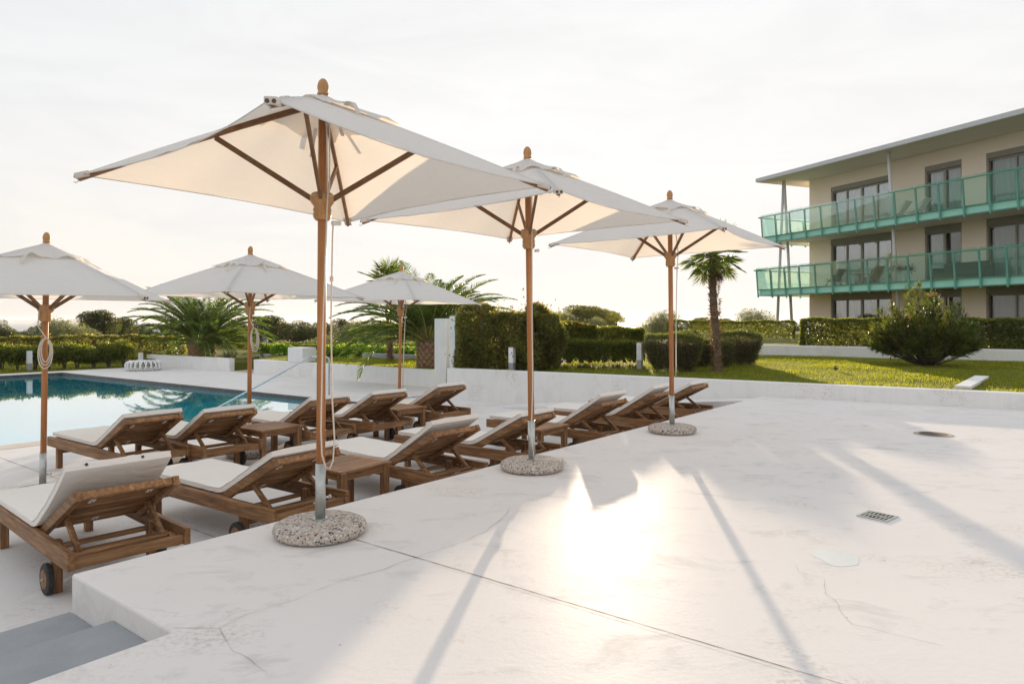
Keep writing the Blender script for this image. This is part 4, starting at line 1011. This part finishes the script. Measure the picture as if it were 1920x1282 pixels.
def fan_palm(loc, th, tr, Rl, nl, label, lean=(0, 0), dead=8):
    r = empty('fan_palm', loc); tag(r, label, 'palm tree')
    top = Vector((lean[0], lean[1], th))
    def bl(A, D, Ls, Ws, base, az, el, pet, rad, nseg=26):
        d = Vector((math.cos(az)*math.cos(el), math.sin(az)*math.cos(el), math.sin(el))); c = base+d*pet
        s = d.cross(Vector((0, 0, 1))); s = s.normalized() if s.length > .01 else Vector((1, 0, 0)); n = s.cross(d)
        d2 = (d-n*.35).normalized()
        for k in range(nseg):
            a = -2.3+4.6*k/(nseg-1); q = d2*math.cos(a)+s*math.sin(a)+n*(.12+.10*math.cos(a)); A.append(tuple(c)); D.append(tuple(q+Vector((0, 0, -.10)))); Ls.append(rad*(.72+.28*math.cos(a*.6))*random.uniform(.9, 1.08)); Ws.append(.05*rad/.5)
        return c
    A, D, Ls, Ws = [], [], [], []; st_ = MB()
    for i in range(nl):
        f = (i+.5)/nl; az = i*2.4; el = 1.35-2.25*f; b = top+Vector((math.cos(az)*.06, math.sin(az)*.06, .12-.25*f)); c = bl(A, D, Ls, Ws, b, az, el, Rl*.62*random.uniform(.8, 1.1), Rl*.62)
        st_.loft([b, b.lerp(c, .5)+Vector((0, 0, .02)), c], [.014, .01, .007], 5)
    cr = link('crown', leaf_mesh('crown', np.array(A), np.array(D), np.array(Ls), np.array(Ws)), M['fan'], r); st_.build('stalks', M['rachis'], cr)
    if dead:
        A, D, Ls, Ws = [], [], [], []
        for i in range(dead):
            az = i*2.1+.4; b = top+Vector((math.cos(az)*.08, math.sin(az)*.08, -.18-.03*(i % 4))); bl(A, D, Ls, Ws, b, az, -1.0-.25*random.random(), Rl*.34, Rl*.42, 14)
        link('dead_leaves', leaf_mesh('dead_leaves', np.array(A), np.array(D)+np.array([0, 0, -.9]), np.array(Ls), np.array(Ws)*.6), M['deadfan'], r)
    n = 26; pts = [Vector((lean[0]*f+.02*math.sin(f*7), lean[1]*f, -.1+(th+.1)*f)) for f in np.linspace(0, 1, n)]
    rad = [tr*(1.25 if i < 2 else 1.0)*(1+.07*(i % 2))*(1-.14*i/n) for i in range(n)]
    trk = MB().loft(pts, rad, 14).build('trunk', M['palmtrunk'], r, smooth=True)
    m = 900; f = rng.random(m); a = rng.random(m)*2*math.pi; base = np.stack([lean[0]*f+np.cos(a)*tr*.93, lean[1]*f+np.sin(a)*tr*.93, f*th], 1)
    DD = np.stack([np.cos(a)*.55, np.sin(a)*.55, .7*np.ones(m)-.9*(rng.random(m) < .3)], 1)+rng.normal(size=(m, 3))*.2
    link('fibres', leaf_mesh('fibres', base, DD, rl(m, .05, .13), rl(m, .012, .03)), M['deadfan'], trk)
fan_palm(tuple(at(1345, 14.3, .2)), 2.44, .08, .57, 34, 'fan palm with slim fibrous trunk and hanging dead leaves on the lawn at right', (-.10, .0), 12)
fan_palm(tuple(at(731, 21.7, .0)), 2.45, .085, .62, 34, 'slender fan palm rising behind the farthest poolside parasol', (-.03, 0), 5)
# agave
ag = empty('agave', tuple(at(431, 25.0, -.16))); tag(ag, 'pale spiky agave at the right end of the short white wall', 'agave')
n = 34; az = np.arange(n)*2.4; el = 1.35-1.0*np.arange(n)/n
Dd = np.stack([np.cos(az)*np.cos(el), np.sin(az)*np.cos(el), np.sin(el)], 1); link('leaves', leaf_mesh('leaves', Dd*.03, Dd, rl(n, .38, .55), rl(n, .05, .07)), M['agave'], ag)
MB().lathe([(.10, -.05), (.09, .05), (.03, .12)], 10).build('stem', M['rachis'], ag)
# grey scrub bushes behind the low hedge
for i, (px, Y, w, h, lab) in enumerate([(318, 38, 1.8, .95, 'grey scrub bush left behind the big feather palm'), (545, 37, 1.6, .9, 'grey scrub bush left of the white block, over the low hedge'), (585, 40, 1.8, 1.0, 'grey scrub bush above the white block'), (700, 38, 1.5, .9, 'grey scrub bush behind the fan palm trunk bed')]):
    r = empty('scrub_bush', tuple(at(px, Y, gz(Y)))); tag(r, lab, 'bush', 'grey scrub bushes')
    link('foliage', clumps_leaves([((random.uniform(-.4, .4)*w, random.uniform(-.3, .3), h*random.uniform(.3, .75)), (w*.28, w*.28, h*.32)) for _ in range(8)], 1800, .13, .035, .8, 'foliage'), M['olive'], r)
    MB().loft([(0, 0, -.2), (.03, 0, h*.4), (0, 0, h*.7)], [.05, .04, .01], 6).build('stem', M['bark'], r)
# pigeon
pg = empty('pigeon', tuple(gp(1567, 697, .2)), R(235)); pg.scale = (.62, .62, .62); tag(pg, 'small grey pigeon standing on the sunny lawn', 'bird')
MB().loft([(-.19, 0, .075), (-.11, 0, .085), (-.05, 0, .10), (.02, 0, .115), (.07, 0, .14), (.095, 0, .175), (.115, 0, .198), (.14, 0, .20), (.155, 0, .197)], [.012, .022, .052, .062, .05, .028, .030, .018, .005], 12).build('body', M['pigeon'], pg, smooth=True)
for s in (-1, 1):
    MB().loft([(.0, s*.022, .07), (.005, s*.022, .0), (.03, s*.022, .003)], .005, 5).build('leg', M['twig'], pg)
    MB().loft([(.06, s*.045, .135), (-.02, s*.058, .115), (-.10, s*.032, .092), (-.16, s*.012, .08)], [.02, .03, .022, .004], 8, sq=.4).build('wing', M['pigeon'], pg, smooth=True)
# ================================================================ apartment block
B = empty('apartment_building', (16.3, 38.0, 0), math.atan2(-.9233, .3840)); tag(B, 'cream three storey apartment block with green glass balconies and a flat overhanging roof', 'building')
LEN = 19.0; DEP = 11.0; WINS = [(1.45, 5.07, 4), (6.77, 8.49, 2), (9.54, 12.9, 3), (14.6, 16.4, 2)]
ST = [(.3, 2.66, .52, 2.36), (2.66, 5.53, 2.93, 5.22), (5.53, 8.90, 5.80, 8.28)]       # storey from-to, window from-to
w = MB()
for (z0, z1, wz0, wz1) in ST:
    top = wz1 if z0 > 5 else z1
    x = 0
    for (a, b, n) in WINS+[(LEN, LEN, 0)]:
        w.box(((x+a)/2, .12, (z0+z1)/2), (a-x, .24, z1-z0))
        if n: 
            if z1 > top: w.box(((a+b)/2, .12, (top+z1)/2), (b-a, .24, z1-top))
            w.box(((a+b)/2, .12, (z0+wz0)/2), (b-a, .24, wz0-z0))
        x = b
w.box((.12, (DEP+.24)/2, 4.6), (.24, DEP-.24, 8.6)); w.box((LEN/2, DEP+.12, 4.6), (LEN, .24, 8.6)); w.box((LEN-.12, (DEP+.24)/2, 4.6), (.24, DEP-.24, 8.6))
w.build('wall', M['facade'], B)
rf = MB().box(((LEN+1.2-1.55)/2+.0, DEP/2-.85, 9.02), (LEN+2.75, DEP+3.0, .20)).build('roof', M['roofm'], B)
MB().box(((LEN+1.2-1.55)/2, DEP/2-.85, 8.915), (LEN+2.65, DEP+2.9, .012)).build('soffit', M['soffit'], rf)
MB().box(((LEN+1.2-1.55)/2, DEP/2-.5, 9.16), (LEN+1.6, DEP+1.6, .08)).build('roof_capping', M['roofm'], rf)
random.seed(5)
def window(a, b, n, z0, z1, zs, curtain, top=False):
    """opening a..b, z0..z1; shutter box above up to zs"""
    y = .17; fr = MB(); t = .07
    sb = MB().box(((a+b)/2, .10, (z1+zs)/2+(-.12 if top else 0)), (b-a-.006, .17, zs-z1 if not top else .24)).build('shutter_box', M['shutter'], B)
    zt = z1-(.25 if top else 0)
    for x in (a+t/2+.002, b-t/2-.002): fr.box((x, .12, (z0+zt)/2), (t, .16, zt-z0))
    fr.box(((a+b)/2, y, zt-t/2), (b-a-2*t-.004, .07, t)); fr.box(((a+b)/2, y, z0+t/2), (b-a-2*t-.004, .07, t))
    for k in range(1, n):
        x = a+(b-a)*k/n; ww = .12 if (n == 4 and k == 2) or n == 2 else .07; fr.box((x, y, (z0+zt)/2), (ww, .075, zt-z0-2*t))
    f = fr.build('window', M['frame'], B)
    MB().box(((a+b)/2, y+.005, (z0+zt)/2), (b-a-2*t, .008, zt-z0-2*t)).build('pane', M['pane'], f)
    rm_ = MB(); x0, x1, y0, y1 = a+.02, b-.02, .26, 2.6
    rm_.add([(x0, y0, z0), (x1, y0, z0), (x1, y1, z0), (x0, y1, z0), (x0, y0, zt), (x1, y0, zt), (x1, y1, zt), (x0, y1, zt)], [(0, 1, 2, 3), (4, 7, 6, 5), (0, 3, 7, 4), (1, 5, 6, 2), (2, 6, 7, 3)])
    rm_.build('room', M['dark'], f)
    for (c0, c1) in curtain:
        xa = a+.1+(b-a-.2)*c0; xb = a+.1+(b-a-.2)*c1; m = int((xb-xa)/.03)+2; vs = []; fs = []
        for i in range(m):
            x = xa+(xb-xa)*i/(m-1); yy = .36+.035*math.sin(x*42)+.02*math.sin(x*17+1); vs += [(x, yy, z0+.03), (x, yy, zt-.02)]
        fs = [(2*i, 2*i+2, 2*i+3, 2*i+1) for i in range(m-1)]
        MB().add(vs, fs).build('curtain', M['curtain'], f, smooth=True)
CUR = [[[(0, .3), (.34, .6)], [(0, .0)], [(.0, .45)], []], [[(.72, .86)], [(0, .38)], [(0, .5)], [(0, 1)]], [[(0, 1)], [(0, .42), (.52, 1)], [(0, 1)], [(0, 1)]]]
for si, (z0, z1, wz0, wz1) in enumerate(ST):
    for wi, (a, b, n) in enumerate(WINS):
        window(a, b, n, wz0, wz1, z1-.004 if si < 2 else wz1, [c for c in CUR[si][wi] if c[1] > c[0]], si == 2)
def balcony(z0, z1, k0):
    YF = -2.2; k1 = LEN-.6; side = 8.0
    s = MB().box(((k0+k1)/2, YF/2, (z0+z1)/2), (k1-k0-.06, -YF-.06, z1-z0-.01)); s.box(((k0)/2-.004, side/2, (z0+z1)/2), (-k0-.052, side, z1-z0-.01))
    bal = s.build('balcony', M['soffit'], B)
    fz0, fz1 = z0-.03, z1+.06; rt = z1+1.14; lean = .13
    g_lo, g_hi = z1+.06, z1+1.24
    ks = [k0+i*1.02 for i in range(int((k1-k0)/1.02)+1)]; ys = [YF+i*1.02 for i in range(1, int((side-YF)/1.02))]
    L = lambda z: lean*(z-z1)/1.2
    fa = MB(); fa.box(((k0+ks[-1])/2, YF-.0, (fz0+fz1)/2), (ks[-1]-k0, .03, fz1-fz0)); fa.box((k0, (YF+.02+ys[-1])/2, (fz0+fz1)/2), (.03, ys[-1]-YF-.02, fz1-fz0)); fa.build('fascia', M['mint'], bal)
    hb = MB()
    for z in (fz0, fz1): hb.box(((k0+ks[-1])/2, YF-.03, z), (ks[-1]-k0+.08, .07, .045)); hb.box((k0-.03, (YF+ys[-1])/2+.02, z), (.07, ys[-1]-YF-.04, .045))
    hb.build('edge_beam', M['teal'], bal)
    for i, k in enumerate(ks):
        MB().bar((k, YF-.075, fz0-.10), (k, YF-.085-L(rt), rt), .05, .07, (1, 0, 0)).build('post', M['teal'], bal)
    for y in ys: MB().bar((k0-.075, y, fz0-.10), (k0-.085-L(rt), y, rt), .05, .07, (0, 1, 0)).build('post', M['teal'], bal)
    rr = MB().loft([(k0-.06-L(rt), YF-.10-L(rt), rt), (ks[-1], YF-.10-L(rt), rt)], .03, 8); rr.loft([(k0-.10-L(rt), YF-.06-L(rt), rt), (k0-.10-L(rt), ys[-1], rt)], .03, 8); rr.build('handrail', M['teal'], bal)
    for i in range(len(ks)-1):
        a, b = ks[i]+.03, ks[i+1]-.03
        MB().bar(((a+b)/2, YF-.12, g_lo), ((a+b)/2, YF-.125-L(g_hi)-.01, g_hi), b-a, .012, (0, 1, 0)).build('glass_panel', M['glass'], bal)
    yy = [YF]+ys
    for i in range(len(yy)-1):
        a, b = yy[i]+.03, yy[i+1]-.03
        MB().bar((k0-.12, (a+b)/2, g_lo), (k0-.125-L(g_hi)-.01, (a+b)/2, g_hi), b-a, .012, (1, 0, 0)).build('glass_panel', M['glass'], bal)
balcony(5.53, 5.76, -1.05); balcony(2.66, 2.89, -1.42)
# slanting white columns
for (a, b) in (((-.55, -1.3, 8.9), (-.8, -1.55, .3)), ((-.5, -1.3, 8.9), (-.15, -1.05, .3)), ((6.3, -1.75, 8.9), (6.75, -1.55, .3)), ((13.75, -1.75, 8.9), (13.95, -1.55, .3))):
    MB().loft([a, b], .075, 12).build('column', M['column'], B, smooth=True)
bw = lambda k, n, z: B.matrix_world @ Vector((k, -n, z))
BA = B.rotation_euler.z
def Bloc(k, n): 
    c, s = math.cos(BA), math.sin(BA); return (16.3+c*k+s*n, 38.0+s*k-c*n)
def deck_chair(k, n, z, rz, lab, mat, grp):
    x, y = Bloc(k, n); r = empty('deck_chair', (x, y, z), BA+rz); tag(r, lab, 'chair', grp)
    for s in (-1, 1):
        MB().bar((-.55, s*.27, .05), (.35, s*.27, .95), .03, .05, (0, 1, 0)).build('frame', M[mat], r)
        MB().bar((.35, s*.23, .02), (-.45, s*.23, .48), .03, .05, (0, 1, 0)).build('leg', M[mat], r)
    b = MB()
    for i in range(12): f = i/11; b.bar((-.05+.38*f, -.255, .36+.55*f), (-.05+.38*f, .255, .36+.55*f), .05, .014, (-.8, 0, .55))
    b.build('backrest', M[mat], r)
    b = MB()
    for i in range(10): f = i/9; b.bar((-.62+.57*f, -.255, .36+.02*f), (-.62+.57*f, .255, .36+.02*f), .045, .014)
    b.build('seat', M[mat], r)
deck_chair(2.9, 1.15, 2.89, 0, 'dark wooden deck chair on the lower balcony, left of the small table', 'darkwood', 'dark deck chairs on the lower balcony')
deck_chair(5.05, 1.1, 2.89, 0, 'dark wooden deck chair on the lower balcony, between the small table and the floor lamp', 'darkwood', 'dark deck chairs on the lower balcony')
deck_chair(6.3, .9, 5.76, .2, 'white deck chair on the upper balcony, left one of two', 'plastic', 'white deck chairs on the upper balcony')
deck_chair(7.25, .9, 5.76, .2, 'white deck chair on the upper balcony, right one beside the narrow window', 'plastic', 'white deck chairs on the upper balcony')
x, y = Bloc(4.1, 1.0); r = empty('balcony_table', (x, y, 2.89)); tag(r, 'small round dark table between the deck chairs on the lower balcony', 'table')
MB().lathe([(.0, .60), (.32, .60), (.32, .63), (.0, .632)], 20).build('table_top', M['darkwood'], r)
for a in (0, 2.1, 4.2): MB().bar((.22*math.cos(a), .22*math.sin(a), 0), (-.12*math.cos(a), -.12*math.sin(a), .6), .03, .03).build('leg', M['darkwood'], r)
x, y = Bloc(5.85, 1.2); r = empty('floor_lamp', (x, y, 2.89)); tag(r, 'floor lamp with a cream drum shade on the lower balcony', 'lamp')
MB().lathe([(.16, 0), (.16, .02), (.02, .03), (.015, 1.15)], 14).build('stand', M['column'], r)
MB().lathe([(.14, 1.13), (.14, 1.13), (.14, 1.47), (.135, 1.47)], 18).build('lamp_shade', M['shade'], r)
x, y = Bloc(6.75, 1.35); r = empty('potted_plant', (x, y, 2.89)); tag(r, 'trailing plant in a tall white pot on the lower balcony', 'plant')
MB().lathe([(.10, 0), (.17, .5), (.18, .62), (.15, .62), (.14, .55)], 16).build('pot', M['plastic'], r)
n = 420; d = nrm(rng.normal(size=(n, 3))*np.array([1, 1, .5])+np.array([0, 0, .25])); link('foliage', leaf_mesh('foliage', np.array([0, 0, .72])+d*rl(n, .1, .48)[:, None]*np.array([1, 1, .55]), d+np.array([0, 0, -.9]), rl(n, .09, .2), rl(n, .02, .035)), M['oak'], r)
x, y = Bloc(9.0, .75); r = empty('wicker_sofa', (x, y, 2.89), BA); tag(r, 'dark wicker sofa on the lower balcony between two windows', 'sofa')
MB().box((0, 0, .22), (1.9, .7, .36)).build('seat', M['wicker'], r, bevel=.03); MB().box((0, .30, .62), (1.9, .16, .46)).build('backrest', M['wicker'], r, bevel=.03)
for s in (-1, 1): MB().box((s*.99, 0, .34), (.14, .74, .60)).build('armrest', M['wicker'], r, bevel=.03)
# ================================================================ sky, sun, camera
wd_ = bpy.data.worlds.new('World'); scene.world = wd_; wd_.use_nodes = True; nt = wd_.node_tree; g = G(nt)
for n_ in list(nt.nodes): nt.nodes.remove(n_)
out = nt.nodes.new('ShaderNodeOutputWorld'); bg = nt.nodes.new('ShaderNodeBackground'); bg.inputs[1].default_value = SKY_STR if 'SKY_STR' in globals() else .15
sky = nt.nodes.new('ShaderNodeTexSky'); sky.sky_type = 'NISHITA'; sky.sun_disc = False
sky.sun_elevation = math.asin(SUN_DIR.z); sky.sun_rotation = math.atan2(SUN_DIR.x, SUN_DIR.y); sky.air_density = 1.0; sky.dust_density = 2.0; sky.ozone_density = 1.5
hs = nt.nodes.new('ShaderNodeHueSaturation'); hs.inputs['Saturation'].default_value = .55; g.l(sky.outputs[0], hs.inputs['Color'])
tc = nt.nodes.new('ShaderNodeTexCoord'); mp = nt.nodes.new('ShaderNodeMapping'); mp.inputs['Scale'].default_value = (1.2, 1.2, 5.0); g.l(tc.outputs['Generated'], mp.inputs['Vector'])
cl = g.noise(mp.outputs[0], 2.2, 7, .6, .5); c2 = g.mix(g.fmap(cl, .42, .75, 0, .30), hs.outputs[0], (5.0, 4.9, 4.9))
sz = nt.nodes.new('ShaderNodeSeparateXYZ'); g.l(tc.outputs['Generated'], sz.inputs[0])
wisp = g.fmap(g.noise(mp.outputs[0], 3.1, 8, .62, .8), .40, .78, 0, 1)
capc = g.ramp(sz.outputs[2], [(0.0, (.985, .912, .83)), (.10, (.975, .935, .885)), (.26, (.950, .945, .94)), (1.0, (.90, .93, .97))])
capc = g.mix(g.math('MULTIPLY', wisp, .75), capc, (.83, .825, .835))
capm = g.mix(1.0, capc, (2.12, 2.12, 2.12), 'MULTIPLY'); caps = nt.nodes.new('ShaderNodeSeparateColor'); g.l(capm, caps.inputs[0])
sx = nt.nodes.new('ShaderNodeSeparateColor'); g.l(c2, sx.inputs[0]); cx = nt.nodes.new('ShaderNodeCombineColor')
for i_ in range(3):                                       # thin bright veil of haze: the sky brightens but evens out
    a_ = g.math('MULTIPLY', sx.outputs[i_], 7.0); b_ = g.math('DIVIDE', a_, g.math('ADD', 1.0, g.math('DIVIDE', a_, caps.outputs[i_]))); g.l(b_, cx.inputs[i_])
g.l(cx.outputs[0], bg.inputs[0]); g.l(bg.outputs[0], out.inputs[0])
sl = bpy.data.lights.new('sun', 'SUN'); sl.energy = 2.8; sl.angle = R(.53); sl.color = (1.0, .80, .58)
so = bpy.data.objects.new('sun', sl); col.objects.link(so); so.rotation_euler = SUN_DIR.to_track_quat('Z', 'Y').to_euler(); so.location = (0, 0, 40)
cam = bpy.data.cameras.new('camera'); co = bpy.data.objects.new('camera', cam); col.objects.link(co)
co.location = (0, 0, CZ); co.rotation_euler = (R(90), 0, 0); cam.sensor_width = 36; cam.lens = F/1920*36; cam.shift_y = -41/1920; cam.clip_end = 30000; cam.clip_start = .05
scene.camera = co
vs_ = scene.view_settings; vs_.view_transform = 'Standard'; vs_.look = 'None'; vs_.exposure = 1.77; vs_.gamma = 1
scene.cycles.max_bounces = 8; scene.cycles.transparent_max_bounces = 16; scene.cycles.diffuse_bounces = 4; scene.cycles.use_adaptive_sampling = True
scene.cycles.sample_clamp_indirect = 6; scene.cycles.caustics_reflective = False; scene.cycles.caustics_refractive = False

hm_, nt, out = newmat('air'); pv = nt.nodes.new('ShaderNodeVolumePrincipled'); pv.inputs['Density'].default_value = 1.3e-4; pv.inputs['Color'].default_value = (.96, .97, 1, 1); pv.inputs['Anisotropy'].default_value = .3
nt.links.new(pv.outputs[0], out.inputs['Volume'])
hz = MB().box((0, 3500, -2.6), (14800, 9000, 27.8)).build('haze', hm_); hz['kind'] = 'stuff'
